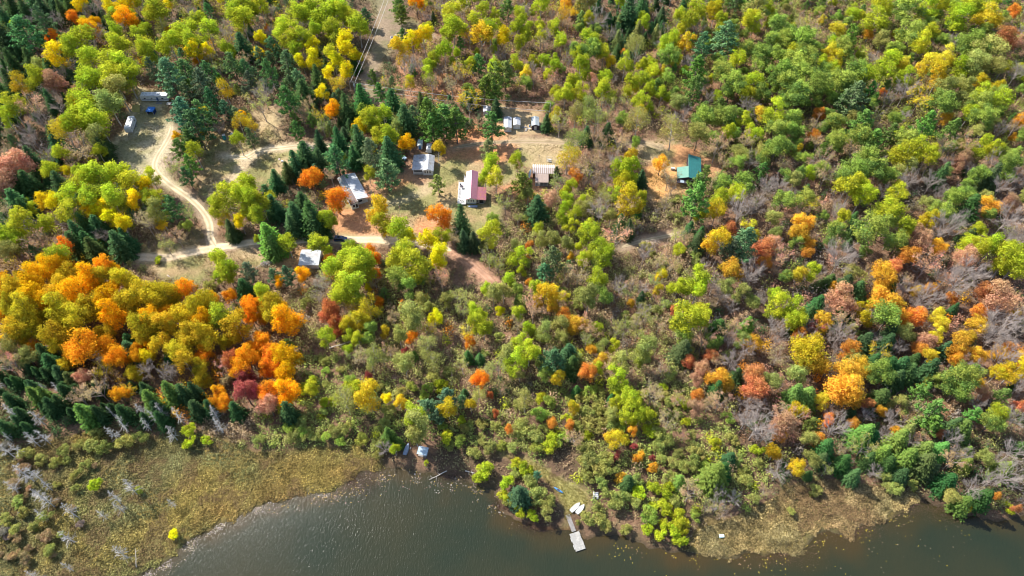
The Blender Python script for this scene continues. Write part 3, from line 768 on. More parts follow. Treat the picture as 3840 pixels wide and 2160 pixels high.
# ------------------------------------------------------------------ the trees, surveyed tile by tile
# each entry: kind+colour, place of the crown's middle, crown width (units of the survey tile)
TILES = {
(0, 0): """Sd 30 120 90,Sd 90 40 90,Sd 180 70 90,Sd 260 40 100,Sd 330 60 90,Sd 410 40 90,Sd 470 90 90,Pt 200 260 230,Pt 330 170 160,Sd 540 60 90,Ay 620 40 100,Nn 710 80 110,Mo 560 150 90,Mo 405 285 90,Ma 680 230 130,Ma 725 185 80,Al 620 320 180,
Ay 430 430 150,Al 560 370 160,Nn 740 270 120,Al 860 150 100,Ma 950 150 150,Ma 1000 200 90,Ay 830 60 110,Ay 920 20 100,Al 1000 10,Ay 980 60,Al 1180 90 180,Be 1220 210 100,Al 1400 260 180,Al 1490 190 130,Al 1580 250 130,Al 1300 350 150,Al 1450 330 160,Ay 1470 390 110,Ma 1490 460 70,
Ay 1580 400 80,Al 1790 90 180,Al 1830 160 160,Al 1870 50 140,Sd 1830 350 110,Nb 1720 280 110,Pt 1760 490 140,Pt 1880 620 110,Pt 1850 520,Al 880 260 110,Al 900 350 150,Al 1030 270 100,Al 1090 370 160,Al 1130 440 120,Sd 1080 190 70,Al 680 470 150,Al 830 500 170,Al 960 510 170,Al 700 620 190,
Al 870 600 190,Al 960 590 150,Ae 900 680 150,Pt 1150 540 120,Pt 1290 590 200,Pt 1400 560 150,Pt 1520 640 170,Pt 1290 670 110,Pt 1420 720 150,Pt 1590 770 150,Pt 1390 870 200,Pt 1520 860 180,Pt 1480 960 180,Pt 1620 900 110,Pt 1570 560 140,Al 640 790 220,Al 700 870 220,Ae 830 790 190,
Ma 555 785 80,Bw 490 990 180,Al 560 960 160,Ae 730 1040 120,Al 750 930 160,Mk 410 620 150,Mk 580 690 70,Al 280 590 140,Bw 150 660 130,Hk 250 820 150,Mk 90 1280 240,Mk 30 1380 180,Al 90 800 160,Al 60 900 120,Sd 20 700 90,Sd 20 270 120,Sd 100 480 110,Sd 230 450 90,Sd 400 1020 80,Sd 440 1110 110,
Sd 250 1220 120,Sd 210 1390 120,Sd 140 1390,Sd 70 620,Ae 300 500 90,Sd 380 770 90,Sd 400 540,Nn 470 590 110,Nn 520 520,Nn 230 1020 120,Nn 370 1200 120,Al 370 1300 120,Ay 510 1310 70,Al 760 1340 200,Al 880 1330 160,Al 640 1390 160,Al 1000 1400 150,Al 1150 1350 120,Ay 1110 1420 100,Sd 450 1390 110,
Hb 620 1150 180,Hb 560 1250,Mk 500 1190 60,Sd 780 1130 100,Sd 760 1070,Ma 1345 1040 75,Pg 1440 1070 130,Pg 1360 1130 130,Al 1475 1150 110,Bw 1530 1020 90,Pt 1420 1340 110,Pg 1440 1250 120,He 1330 1290 120,Bw 1710 700 130,Pt 1700 840 110,Pt 1790 880 100,Bw 1810 930 110,Ma 1840 890 80,Al 1800 1070 100,
Pt 1890 1040 100,Nn 1650 990 110,Hb 1680 930 90,Bw 1900 940,Al 1830 1420 150,Al 1900 1400""",
(960, 0): """Al 300 110 170,Al 420 90 180,Al 530 130 200,Be 380 130 90,Al 230 240 170,Al 250 320 120,Al 440 230 120,Al 600 90 140,Al 640 110 120,Al 770 200 160,Al 720 150 110,Al 590 240 140,Al 340 280 120,Ay 440 360 100,Ay 440 450 110,Al 560 430 110,Ay 680 330 130,Ay 720 400 120,Ay 590 470 110,Ay 760 440 90,
Ay 350 470 80,Al 30 50 130,Mo 90 225 40,Ay 45 300 80,Pt 130 370 120,Pt 30 430 100,Pt 830 130 90,Pt 100 560 150,Pt 230 470 120,Pt 310 600 110,Sd 360 700 110,Sd 460 600 100,Sd 740 480 80,Ay 550 570 80,Ay 690 560 110,Bw 630 650 110,Ay 505 710 90,Pg 240 760 160,Sd 600 770 70,Sd 680 820 110,Sd 800 770 150,
Pg 950 700 110,Sd 1030 800 130,Sd 1120 910 130,Pg 880 600 110,Pt 1030 620 60,Sd 1250 770 70,Sd 1470 790 70,Pg 1300 880 190,Pg 1430 900 180,Pg 1340 960 170,Pg 1510 940 170,Hw 1610 800 160,Pg 1780 950 240,Pe 1750 1130 120,Sd 1815 820 70,Al 860 900 130,Al 880 950 110,Al 960 880 110,Ay 790 960 100,Pg 810 860 120,
Ma 750 980 60,Al 920 1040 110,Al 1000 1040 130,Ae 1060 980 100,Aw 1370 1140 150,Sd 780 1060 120,Sd 1010 1150 120,Pt 880 1170 190,Sd 740 1190 90,Pt 610 1210 170,Sd 480 1220 100,Sd 370 1180 130,Sd 475 1070 90,Sd 630 1070 120,Sd 300 1240 110,Sd 240 1300 120,Sd 150 1370 90,Hb 570 1340 90,Pt 980 1310 170,
Al 850 1310 90,Pe 1375 1390 110,Al 1790 1260 130,Al 1810 1350 120,Al 1730 1340 110,Pg 300 900 90,Pg 420 920 90,Pg 310 990 110,Hw 490 900 90,Ma 590 840 110,Hb 350 870,Nb 60 720 150,He 40 800 150,Sd 710 950 50,Pg 1080 60 110,Pg 1090 120,Ma 1210 30 120,Hw 1240 70,Nn 1400 80 100,Sd 1340 150 50,Al 1470 110 130,
Al 1490 220 170,Al 1450 260,Al 1570 40 110,Hb 1560 100 120,Al 1650 170 100,Aw 1700 270 160,Al 1770 250 130,Al 1720 90 90,Pg 1900 70 110,Al 1800 110 70,Ay 1880 300 110,Ay 1270 290 130,Ay 1180 320 110,Pg 1110 280 80,Aw 1075 370 120,Bw 1110 440 110,Nn 1150 530 130,Hb 1210 480 90,Al 1300 510 90,Al 1420 400 120,
Al 1510 410 70,Pg 1540 340 80,Al 1340 450,Hw 1560 560 110,Pg 1680 490 110,Al 1620 500 80,Al 1800 520 110,Pg 1800 620 190,Pg 1880 560 130,Pg 1720 680 130,Pg 1800 710 130,Hb 1480 640 130,Hb 1330 650,Bw 1160 640 90,Al 1165 620 60,Al 1790 390 60,Al 1670 410 50,Hb 1740 400 90""",
(1920, 0): """Al 220 30 120,Ma 410 30 90,Bw 390 90 110,Ay 480 90 60,Ae 560 30 150,Al 70 120 90,Al 60 200 110,Al 210 190 70,Al 320 230 100,Al 100 270 90,Al 75 340,Al 220 270 90,Al 370 320 100,Pe 520 170 110,Nn 640 170 150,Sd 880 90 110,Sd 980 50 90,Ce 810 170 60,Ce 800 310 80,Ce 950 250 80,Ce 1090 260 70,Sd 1130 110 50,
Sd 1290 70 70,Al 560 320 170,Og 600 390 150,Og 480 390 110,Al 690 410 110,Al 850 490 110,Be 940 370 140,Al 1150 360 120,Og 1170 420 130,Al 1040 490 90,Al 1070 550,Al 515 520 130,Mo 840 410 50,Hk 1085 440 70,Al 330 510 80,Mk 595 600 80,Hk 320 630 90,Ay 110 560 90,Al 30 490,Al 470 640 120,Al 400 710 120,Al 500 700 110,
Al 690 710 140,Al 690 650 90,Al 890 640 120,Al 970 620 100,Al 1040 680 90,Al 970 770 110,Al 1120 730 100,Al 1040 830 80,Og 1160 600 120,Ay 1140 540 60,Pg 1380 550 170,Pg 1360 680 170,Pt 1440 360 150,Pt 1600 300 170,Aw 1320 330 110,Al 1400 110 130,Aw 1530 100 110,Al 1560 170,Nn 1400 220 120,Al 1330 170 110,
Al 1260 240 80,Al 1230 300,Al 1790 160 110,Al 1820 190,Pg 1540 40 120,Pt 1690 30,Oe 1850 60 160,Og 1600 560 150,Og 1660 640 150,Al 1700 470 110,Al 1680 420 60,Og 1790 380 120,Og 1880 430 150,Al 1800 640 130,Al 1760 720 100,Og 1880 720 130,Og 1640 710,Nn 1780 820 140,Og 1620 870 160,Og 1430 880 150,
Og 1520 920 130,Oe 1410 1010 140,Al 1750 920 110,Al 1640 1010 100,Al 1790 1010 100,Oe 1260 780 120,Nb 1300 850,Be 1215 990 190,Be 570 840 150,Be 640 870 160,Be 950 920 160,Be 480 860 120,Aw 330 870 90,Sd 260 930 90,He 360 940 120,Be 470 1080 150,Sd 560 1030 80,Sd 720 1010 90,Mg 930 1080 80,Hb 630 1040 100,
Hk 840 1060,Hb 800 1120 120,Hb 660 1150,Hb 1180 1350 120,Al 780 1300 110,Al 890 1290 150,Aw 830 1370 120,Al 910 1390 90,Sd 980 1360 90,Hb 590 1280 150,Nn 620 1380 80,Al 40 1230 100,Pg 80 1400 150,Hk 80 1300 90,He 340 1390 120,Pd 340 1310 70,Mo 480 1340 100,Pg 1450 1330 160,Pg 1390 1400 130,
Og 1710 1240 110,Pg 1880 1290 100,Hb 1540 1130 140,Hb 1600 1240,Nb 1800 1230 130,Oe 1870 1150,Og 1580 1390 120,Og 1750 1400 150,Hb 1760 1080 110,Nb 1850 900,Ay 1870 870,He 730 830 120,He 850 800""",
(2880, 0): """Og 80 210 160,Og 30 330 130,Og 230 310 170,Og 120 320 130,Ay 160 410 110,Og 330 390 130,Ay 460 400 110,Aw 500 460 110,Ay 520 240 110,Ay 405 160 50,Hb 230 210 100,Hb 340 210 110,Pg 600 310 150,Og 560 370 130,Og 50 430 150,Og 200 480 180,Og 300 450 170,Og 90 560 170,Og 250 570 190,Og 350 640 170,Og 150 650 180,
Og 230 740 190,Og 430 560 140,Og 560 620 180,Og 680 560 170,Al 720 600 150,Og 620 670 140,Pt 650 750 200,Pg 770 690 110,Pt 560 770 130,Al 840 50 140,Al 800 170 180,Og 1080 80 200,Al 1210 60 150,Al 1290 20 140,Al 1430 140 190,Al 1500 30 150,Al 1650 60 150,Aw 1660 140 180,Og 960 60,Oe 860 320 130,Ma 760 265 80,
Mk 920 285 60,Og 1080 250 170,Al 1220 260 120,Al 1150 330 130,Og 1390 200,Og 1640 240 110,Mr 1790 300 140,Mk 1870 330,Mo 1840 90 90,Og 1520 330 200,Oe 1650 370 230,Oe 1560 480 180,Oe 1700 500 140,Al 890 470 130,Ay 990 500 110,Al 870 560 130,Al 1030 590 110,Ay 1200 500 130,Ay 1340 440 120,Aw 1290 580 150,
Al 1440 520 130,Oe 1330 680 170,Og 1310 780 180,Oe 1450 760 130,Oe 1500 650 110,Hw 1140 760 170,Nn 1030 700 160,Nn 890 760,Mo 860 710 60,Hb 810 890 100,Ma 1330 900 90,Aw 1730 680 100,Al 1600 720 130,Og 1600 780 150,Al 1740 780 150,Og 1640 910 160,Aw 1590 620,Nn 1870 560 140,Ma 1890 930 100,Ma 1840 1050 60,
Hb 1850 980,Og 130 800 110,Al 60 860 150,Og 180 910 150,Og 90 990 140,Og 180 1000 140,Mo 375 880 90,Hb 350 970,Mo 350 1030 80,Hb 370 1090,Og 500 940 140,Pg 690 950 170,Og 720 1050 170,Og 510 1070 150,Pg 780 1090 150,Pg 920 1020 130,Og 1050 1060 170,Pg 1170 980 200,Pg 1380 1000 160,Oe 1580 1000,
Al 1020 1170 190,Al 1130 1130 140,Al 1200 1190 130,Oe 1040 1260 150,Og 760 1220 190,Og 640 1290 190,Og 780 1300 170,Og 560 1330,Hb 630 1180 130,Hb 410 1190,Hb 330 1250,Og 60 1120 170,Og 150 1130,Ay 230 1130 50,Og 280 1210 100,Al 310 1320 90,Hb 430 1330 120,Og 140 1340 110,Nn 70 1410 130,Og 240 1330,
Og 910 1330 130,Al 640 1410 170,Al 970 1430 80,Al 1600 1110 140,Al 1700 1130 100,Og 1860 1190 120,Og 1800 1240 140,Mk 1430 1250 110,Mk 1470 1200,Hb 1330 1130 130,Hb 1500 1110 120,Nn 1350 1250,Sd 1300 1320 100,Og 1580 1330 130,Sd 1680 1340 120,Nn 1050 1390 150,Nn 1220 1400 140,Og 1500 1420,Nn 1760 1420 140,
Hk 1650 1290,Og 1800 1340,Nb 1880 1400""",
(0, 720): """Ay 340 70 110,Ay 430 100 120,Al 550 60 160,Al 700 50 170,Al 850 60 160,Ay 690 120 130,Al 540 170 150,Ay 740 170 110,Ay 800 150 110,Ay 930 250 140,Ay 840 210 110,Al 880 110 130,Ay 1030 80 120,Al 1130 60 110,Bw 1170 110,Ae 1190 150 130,Pt 1300 130 150,Al 1210 60,Hb 1110 240 140,Nn 1150 260 110,Aw 1220 250 80,
He 1440 170 110,Mg 1430 265 70,Al 380 260 130,Al 200 230 150,Al 220 330 60,Al 120 280,Al 60 350 150,Al 130 360 130,Oe 90 430 150,Hb 60 200 130,Sd 130 90 130,Sd 60 40,Sd 40 130,Sd 190 140,Al 210 90 50,Al 250 140 70,Sd 640 240 110,Sd 740 270 110,Sd 600 330 120,Sd 560 390,Sd 660 390 110,Sd 710 440 110,Sd 890 390 120,
Sd 960 360,Nn 790 350 110,Hb 300 390 140,Mo 500 440 110,Al 440 510 160,Hb 350 440,Hb 1350 360,He 1260 410 100,Ma 350 570 130,Ma 470 590 150,Mw 560 640 150,Ma 320 640 160,Ma 240 720 170,Mw 130 740 170,Ma 30 690 140,Ma 620 620,Ma 700 640 150,Mw 780 660 150,Mo 820 570 130,Ma 880 620,Mw 930 680 150,Ma 870 720,
Mw 1020 700,Mw 470 720 150,Ma 590 780 190,Mw 420 800 160,Ma 360 850 150,Ma 250 830 170,Mw 180 800,Ma 30 800 130,Mw 80 850 140,Mw 100 940,Ma 20 940,Mw 200 920 180,Mw 300 960 150,Mw 500 900 200,Mw 610 950 190,Mw 700 880 160,Ma 830 820 170,Mo 850 870,Ma 870 930 170,Mw 960 860 170,Mw 1080 780 180,Mw 1170 830 170,
Mw 1260 790 170,Mw 1330 830,Mo 1410 750 150,Mw 1160 750,Ma 1170 970 170,Mw 1100 1010 170,Mw 1230 1030 170,Mo 1290 930 120,Mw 1380 960 170,Mw 1480 900 170,Ma 1540 1000 150,Mw 1560 860 170,Ma 1610 830,Al 1680 950 170,Aw 1790 1020 180,Mw 1780 1120,Mw 1500 1080 190,Mw 1420 1100 170,Mw 1570 1130 170,Mw 1700 1160,
Mw 1140 1100 150,Ma 1130 1160,Mw 1230 1180 150,Mo 1060 1200 100,Mo 1050 1250,Ay 1120 1260 110,Mw 1350 1230 150,Aw 1400 1290 140,Mo 1540 1240 120,Mw 1510 1330 110,Mw 130 1050 150,Mw 240 1070 150,Mw 170 1130,Mw 420 1090 160,Mw 480 1000,Mw 440 1170 130,Mo 630 1180 230,Mo 560 1240 130,Mo 720 1160,Mo 880 1240 150,
Mo 910 1280,Mo 840 1180 130,Mw 760 1090,Mw 850 1050,Oe 60 1190 150,Oe 200 1240 130,Hb 80 1270 130,Hk 60 1310 140,Sd 340 1230 100,Sd 400 1300 120,Sd 470 1380,Mk 650 1410 110,Hw 790 1360 130,Sd 560 1420,Nn 780 1270 90,Nn 1120 1360 130,Nn 1280 1390 140,Nn 1330 1350,Sd 990 1140 100,Sd 990 1200,Sd 1280 1260 70,
Al 1690 540 150,Al 1710 600 130,Al 1650 650 90,Al 1760 660 90,Ul 1200 520 62,Pt 1880 600 130,Sd 1850 730 110,Mo 1750 790 100,Mo 1890 900 120,Mo 1900 970,Mo 1900 850,Mo 1880 1240 140,Mr 1760 1270 130,Mo 1830 1340 150,Mc 1850 1420 130,Hk 1690 1330 110,Mo 1920 1190,Al 1700 60 160,Al 1800 50 160,Al 1880 70 150,
Al 1650 130 130,Al 1860 170,Bw 1690 210 110,Ay 1820 240 100,Al 1920 130,Sd 1750 290 100""",
(960, 720): """Al 40 80 140,Al 20 180 130,Sd 140 120 100,Sd 300 180 130,Sd 350 110 120,Sd 420 200 140,Sd 460 250 120,Sd 270 260,Sg 110 340 140,Sg 130 410,Al 240 400 110,Al 10 370 50,Al 540 220 120,Al 580 260 80,Al 480 400 130,Sd 460 330 70,Al 540 450 70,Aw 930 130 160,Al 960 220 130,Ae 890 190,Mg 1790 215 90,
Al 1770 330 160,Al 1060 310 170,Ay 990 310 90,Ay 1180 330 80,Ay 1290 380 130,Ay 1390 480 140,Al 1380 350 130,Al 1450 330 70,Hb 1490 360,Sd 1640 380 90,Sd 1570 370,Al 720 450 180,Al 680 510 200,Al 780 530 200,Al 640 590 170,Al 720 620 190,Al 820 600 150,Al 690 720 210,Al 760 690,Al 640 800 150,Al 730 780 150,Mo 560 520 90,
Mo 860 450 100,Mo 880 510,Mo 560 630 80,Mo 900 620 80,Al 1130 480 170,Al 1180 560 200,Al 1070 530 150,Og 1090 640 150,Og 1270 560 130,Og 1150 720 150,Og 1240 680,Sd 1180 620 70,Nn 1145 640 80,Ay 1380 550,Hk 1400 680 130,Pt 240 640 130,Pt 140 640 110,Ma 180 680 80,Hn 500 720 130,Nn 470 800,Mr 560 900 150,
Mr 600 980 120,Mr 620 1050,Al 60 760 120,Mw 120 850 160,Ma 250 960 200,Mw 150 920 150,Ma 200 890,Mo 20 960,Mo 30 850,Mo 60 1150 150,Mo 130 1220 150,Ma 210 1260 180,Ma 230 1370 150,Mo 110 1330 150,Mo 20 1250,Pg 250 1160 100,Bw 740 890 110,Bw 850 890 150,Al 730 940 70,Aw 690 1000 110,Aw 800 970 130,Al 700 1090 90,
Og 860 1050 130,Al 770 1110 90,Og 840 1120,Hw 920 920 90,Pg 970 770 80,Ay 840 740 50,Hb 900 690,Mo 940 850 80,Ae 1170 930 180,Ae 1210 980 160,Ay 1350 970 110,Aw 980 1060 80,Ae 1080 1080 130,Mo 1180 1100 90,Hb 1040 960,Hw 1320 1060,Be 1290 1180 130,Be 1330 1270 150,Mc 1135 1230 70,Pg 1200 1250 70,Be 900 1210 130,
Hb 1010 1220,Al 700 1200 70,Mc 855 1405 60,Be 880 1320,He 960 1280,Al 420 1440 70,Al 1700 930 100,Ay 1840 910 70,Al 1720 1040 110,Mo 1610 1140 90,Hw 1600 1070,Al 1740 740 90,Al 1640 890,Ae 1870 750 120,Al 1900 680,He 1760 510 130,He 1830 570,He 1540 800 120,He 1560 900,Ae 1900 1230 130,Sd 1600 1250 70,Sd 1690 1260 60,
He 1830 1330 130,He 1750 1390,He 1560 1330,He 1880 90 120""",
(1920, 720): """Sd 190 130 130,Mk 300 80 120,Al 410 60 100,Al 390 130 90,Al 470 180 110,Al 520 80 90,Al 370 210 90,Al 190 290 80,Ae 210 360 100,Nn 660 160 160,Al 580 320 150,Hk 780 350 180,Al 670 440 150,Al 700 500 140,Al 530 520 110,Og 640 560,Ae 410 400 110,Ae 320 370,Mo 130 415 60,Al 60 490 140,Ae 30 420,Al 60 610 70,
Pt 310 520 180,Pt 250 620 130,Pt 430 570 80,Ma 440 500 50,Al 500 430 60,Sd 820 240 90,Sd 880 280 90,Aw 870 60 190,Al 780 30,Al 960 50 90,Hb 850 130 130,Pg 1390 70 200,Al 1560 70 130,Al 1700 30 140,Aw 1540 150 130,Nn 1720 160 210,Nb 1830 110 150,Mr 1650 300 120,Aw 1520 370 160,Ay 1790 310 120,Pt 1740 390 200,Pt 1660 440 150,
Mr 1890 450 150,Mo 1910 550,Al 1420 180 80,Sd 1340 290 80,Sd 1420 340 80,Sd 1400 390,Al 1265 450 90,He 1240 340,Hb 1200 560 140,Hb 1100 560,He 1080 690,Aw 1130 640 90,Ma 1640 610 160,Al 1250 720 120,Al 1400 660 170,Al 1400 740 150,Hn 1510 720 110,Nn 1790 640 170,Nn 1740 720,Oe 1610 720 130,Oe 1740 770 130,
Oe 1810 850 110,Al 1330 980 220,Al 1400 930 150,Al 1260 1030 130,Og 1300 1100 130,Al 1440 1000 110,Sd 1550 1030 100,Sd 1280 1200 110,Sg 1770 1010 90,Oe 1740 1120 120,Nn 1760 1210 150,Mr 1500 1240 90,Mr 1330 1280,Mr 1210 900 60,Hk 1440 1130 130,Nn 1650 1300 150,Hb 1550 1290,Ma 1560 1410 150,Mk 1380 1420,
Mr 1820 1400 150,Mk 1430 1350 120,Sd 1690 1390 80,Ma 885 850 60,Sd 980 800 60,Nn 990 910 110,He 880 770,Hb 900 720 110,Ma 600 1210 80,Ma 670 1270 100,Mo 580 1360 130,Pt 300 1280 170,Sd 430 1230 110,Sd 450 1310,Al 130 1210 160,Al 60 1150 120,Al 30 1280 160,Ae 60 1370,Og 240 1370 110,Aw 350 1410,Aw 265 780 150,
Ay 390 800 80,Ae 580 790 160,Ae 640 740,Al 640 660 140,Al 190 730 110,Mo 130 690 60,Ma 190 840 90,Hk 160 890 150,Ma 300 880,Mo 400 940 110,Ma 490 1010 130,Hk 560 1020 120,Al 130 1040 110,Al 60 920 110,Ae 240 1060 130,Oe 380 1110,Hb 500 640 150,Hb 420 670,Og 700 800 130,Al 790 1410 150,Og 30 740 110,Og 70 820,
Hb 40 1010 100,Ae 680 1170,He 850 1050 120,He 940 1080,Ae 1010 1200 160,Ae 950 1270,Ae 830 1290 150,Al 760 1160 90,Hb 940 1000,He 780 1060,Ay 1100 750 70""",
(2880, 720): """Al 710 30 140,Al 970 30 130,Og 290 50 130,Og 120 70 150,Hw 320 110,Oe 40 210 120,Oe 50 320 100,Ma 260 250 150,Ma 240 320 130,Ma 290 400 100,Mo 300 480 90,Og 410 190 90,Al 570 210 110,Og 520 320 160,Sd 625 290 70,Sd 605 400 50,Al 890 150 190,Og 780 290 210,Og 880 240 160,Al 990 280 140,Og 970 390 150,
Mk 1100 320 120,Mk 1150 390 150,Hk 1190 560 170,Mo 1050 500 140,Mr 940 570 120,Ma 1280 430 110,Nn 1330 290 200,Nn 1240 330,Nn 1420 250 150,Og 1400 50 150,Og 1300 150 150,Sd 1510 130 130,Og 1480 30 120,Aw 1220 220 110,Mk 1820 90 100,Ma 1650 120 140,Nn 1780 230 200,Nn 1870 330,Al 1570 300 110,Sd 1510 350 90,
Al 1480 410 130,Al 1580 440 150,Al 1690 410 150,Al 1780 500 180,Al 1860 470 140,Al 1830 590 150,Al 1740 590 120,Mk 1490 520 150,Hk 1440 560,Nn 1470 640 230,Nn 1400 700 200,Nn 1560 660 170,Nn 540 510 230,Nn 620 560,Hk 40 440 130,Hk 80 510 130,Mk 30 400,Al 320 590 110,Ay 230 630 100,Ma 490 720 60,Sd 460 680 80,
Sd 580 700 100,Sd 680 740 90,Ma 850 640 170,Ma 840 730 130,Mk 560 820 200,Mo 600 890,Ma 880 830 200,Ma 960 890 130,Ma 1010 960 120,Og 900 950 190,Al 800 840,Aw 690 890,Aw 730 970 120,Nn 760 920 70,Nn 1090 850,Nn 1180 800 180,Nn 1130 890 130,Ay 1270 950 120,Ay 1300 1020,Ay 1270 1080,Mo 1380 820 90,Mk 1720 800 220,
Mr 1620 790 150,Mo 1580 920 130,Ma 1560 1010 140,Nn 1730 1040 250,Nn 1680 1110 200,Nn 1800 980,Ma 1430 1160 150,Ma 1500 1100,Ma 1420 1270,Ma 1560 1240 120,Mk 1180 1150 130,Mo 1130 1200 110,Ay 1210 1250,Sd 1330 1200 80,Al 180 880 160,Al 60 860 150,Al 190 970 130,Al 30 800,Sd 360 870 110,Sd 290 930 90,Ma 410 990 130,
Sd 190 1040 70,Sd 610 950 80,Sd 520 940,Hc 350 1040,Hb 560 1020 150,Nn 540 1080 180,Nn 460 1110,Sd 720 1140 110,Sd 920 1060 110,Sd 900 1140,Mo 600 1190 130,Mk 620 1140,Mw 290 1240 250,Ma 330 1320 200,Oe 220 1380 160,Ma 580 1370 200,Ma 680 1340 150,Oe 640 1270 120,Hw 810 1220 130,Nn 510 1200 90,Og 830 1350 170,
Sd 900 1320 110,Sd 990 1330 110,Sd 1050 1370 100,Sd 970 1420,Sd 790 1280,Sd 1220 1350 110,Hb 1270 1360,Nn 1550 1350 130,Nn 1760 1260 200,Nn 1830 1170,Aw 1720 1380,Aw 1860 1350 150,Mo 1790 1190,Og 1400 1410 200,Og 1500 1400 170,Og 1250 1430,Nn 40 1050 150,Nn 80 1120 130,Hb 70 1250 130,Nn 220 1130,Mo 240 1090 100""",
(0, 1440): """Cg 270 90 100,Cg 350 100 100,Cd 450 150 90,Cd 500 60,Cd 600 60 90,Cd 380 180,Cg 650 230 130,Cd 760 230,Cd 940 220 110,Cg 1140 130 120,Cd 1190 200,Cg 1290 70 120,Cd 1390 80 110,Cd 1470 60,Cd 1480 190 110,Cd 1230 270,Cd 1580 180 90,Cd 1780 200,Mo 920 100 120,Hb 760 60 170,Hw 980 70 90,Mc 1850 70 170,Mo 1650 70 100,
Mo 1700 150 110,Mo 1620 160,Cd 100 130,Cd 170 250,Cd 60 330,Cg 90 360 60,Dn 270 240,Dn 120 230,Dn 60 190,Dn 1060 190,Dn 1200 200,Dn 1330 220,Dn 1610 210,Dn 1640 300,Dn 900 280,Dn 830 350,Dn 1280 350,Dn 300 380,Dn 220 400,Dn 100 480,Dn 20 480,Dn 150 650 150,Dn 230 660,Dn 960 760 110,Dn 840 840 90,Dn 310 850 130,Dn 260 820,
Dn 500 940 110,Dn 290 970 80,Dn 755 970 70,Dn 880 920 80,Dn 1280 890 60,Dn 480 1140 110,Dn 880 1250 110,Dn 230 1430 90,Dn 490 1370 70,Dn 60 760,Dn 330 750 80,Ue 740 370 100,Ue 690 460 120,Ue 780 490 110,Ue 950 430 140,Ue 1070 400 100,Ul 1430 350 110,Ul 1560 440 90,Ul 1440 450,Ue 590 470,Ue 200 520 120,Ue 480 500,
Uy 1320 1130 90,Ul 720 760 110,Ug 1050 800 70,Ue 330 560,Ue 420 600 90,Ue 130 890,Ue 200 960 90,Ue 60 1040 110,Ue 130 1100 100,Ue 250 1080 80,Ue 560 700 80,Ue 640 620 90,""" + ','.join('U%s %d %d %d' % (random.choice('ebbn'), random.triangular(0, 760, 0), random.uniform(480, 1330), random.uniform(45, 110)) for _ in range(34)),
(960, 1440): """Mo 90 60 160,Mr 40 60,Mk 100 170 150,Ma 230 70 180,Ma 240 130,Cd 240 210 120,Al 430 40 110,Be 670 110 190,Aw 850 90 180,Be 900 150,Ay 990 130 70,Aw 1100 150 90,Ul 530 150 90,Ae 1220 300 190,Al 1190 250 150,Ae 1200 380 150,Pt 1290 190 140,Pt 1370 240 120,Aw 1450 190 130,Pt 1450 100 140,Pt 1560 130 100,Aw 1620 170 80,
Be 1680 80 110,Mr 1760 100 50,Mr 1805 230 50,Mo 1910 350 60,Ug 820 420 110,Ue 600 370 130,Ue 690 340,Ug 550 410,Cg 1000 390 100,Cg 1080 440 90,Al 1045 490 80,Ue 920 530 90,Nn 970 490 80,Ul 1720 640 140,Ul 1700 700 110,Ue 1650 520 110,Ue 1760 500,Ul 1900 740 120,Ul 1880 860 110,Ue 1920 900,Ug 350 370 110,Ug 240 350,
Ul 1280 600 60,Ue 700 160 100,Ue 820 220 90""",
(1920, 1440): """Be 100 140 140,Ul 220 110,Aw 460 180 90,Mo 305 315 80,Mo 440 330 80,Sd 490 60 60,Al 910 130 150,Al 980 90,Al 860 260 110,Al 970 240 120,Al 780 130 90,Al 780 40,Sd 760 120 60,Hb 1050 100 150,Hk 1240 130 110,Mk 1370 190 120,Mo 1400 100 90,Hb 1560 150 130,Ma 1620 30,Mr 1840 50 160,Sd 1540 40,Nn 1840 330 240,
Nn 1760 280 180,Nn 1890 410 150,Nn 1880 190,Aw 780 420 130,Ma 905 370 70,Mo 715 405 50,Uc 775 565 100,Uc 920 480 60,Uc 1060 570 60,Ua 945 570 100,Ua 1050 640 90,Ua 820 710 90,Ue 1100 400 130,Ue 1090 480,Sd 880 740 80,Sg 1260 740 90,Sg 1530 700 150,Sd 1590 660,Sd 1640 570 80,Hb 1340 830 150,Nn 1550 830 120,Nn 1540 930,
Hb 1470 940 90,Nn 1670 880,Hb 1590 980 100,Ue 570 520 130,Ue 590 600 150,Ue 520 600,Ue 640 660 150,Ue 700 570 130,Ue 560 720 110,Ue 680 770 130,Ue 760 870 150,Ue 640 930 130,Ue 560 1010 120,Ue 500 1050 80,Ue 660 1040 130,Ue 720 1080,Ul 960 820 120,Ul 1080 790 110,Ul 1170 800 130,Ue 940 900,Ug 1020 990 150,
Ul 1160 940 130,Ul 1250 990 120,Ul 1290 1060 130,Ul 1220 1130 120,Ul 1260 1190 110,Ul 1130 1130 110,Ul 1030 1100 110,Ue 860 1090 90,Ul 1150 1060,Ug 1370 1010 90,Ul 80 640 130,Pt 190 690 90,Ue 130 760 130,Sd 60 840 120,Ue 210 830 150,Ue 280 910 120,Ue 250 980 120,Ul 60 960 90,Ul 150 990,Ul 30 600,Ue 620 140 130,
Ue 560 220 130,Ue 660 210,Ug 200 250 130,Ue 60 330 150,Ue 180 420 130,Ul 290 470 150,Ug 370 420 110,Ue 590 340 150,Ue 680 300,Hb 1170 300 130,Ae 740 240 90,Ue 1250 540,Ue 1200 610,Ul 1530 450,Ue 1400 540 130,Ue 1300 640,Hk 1290 400 60,Ug 1450 640""",
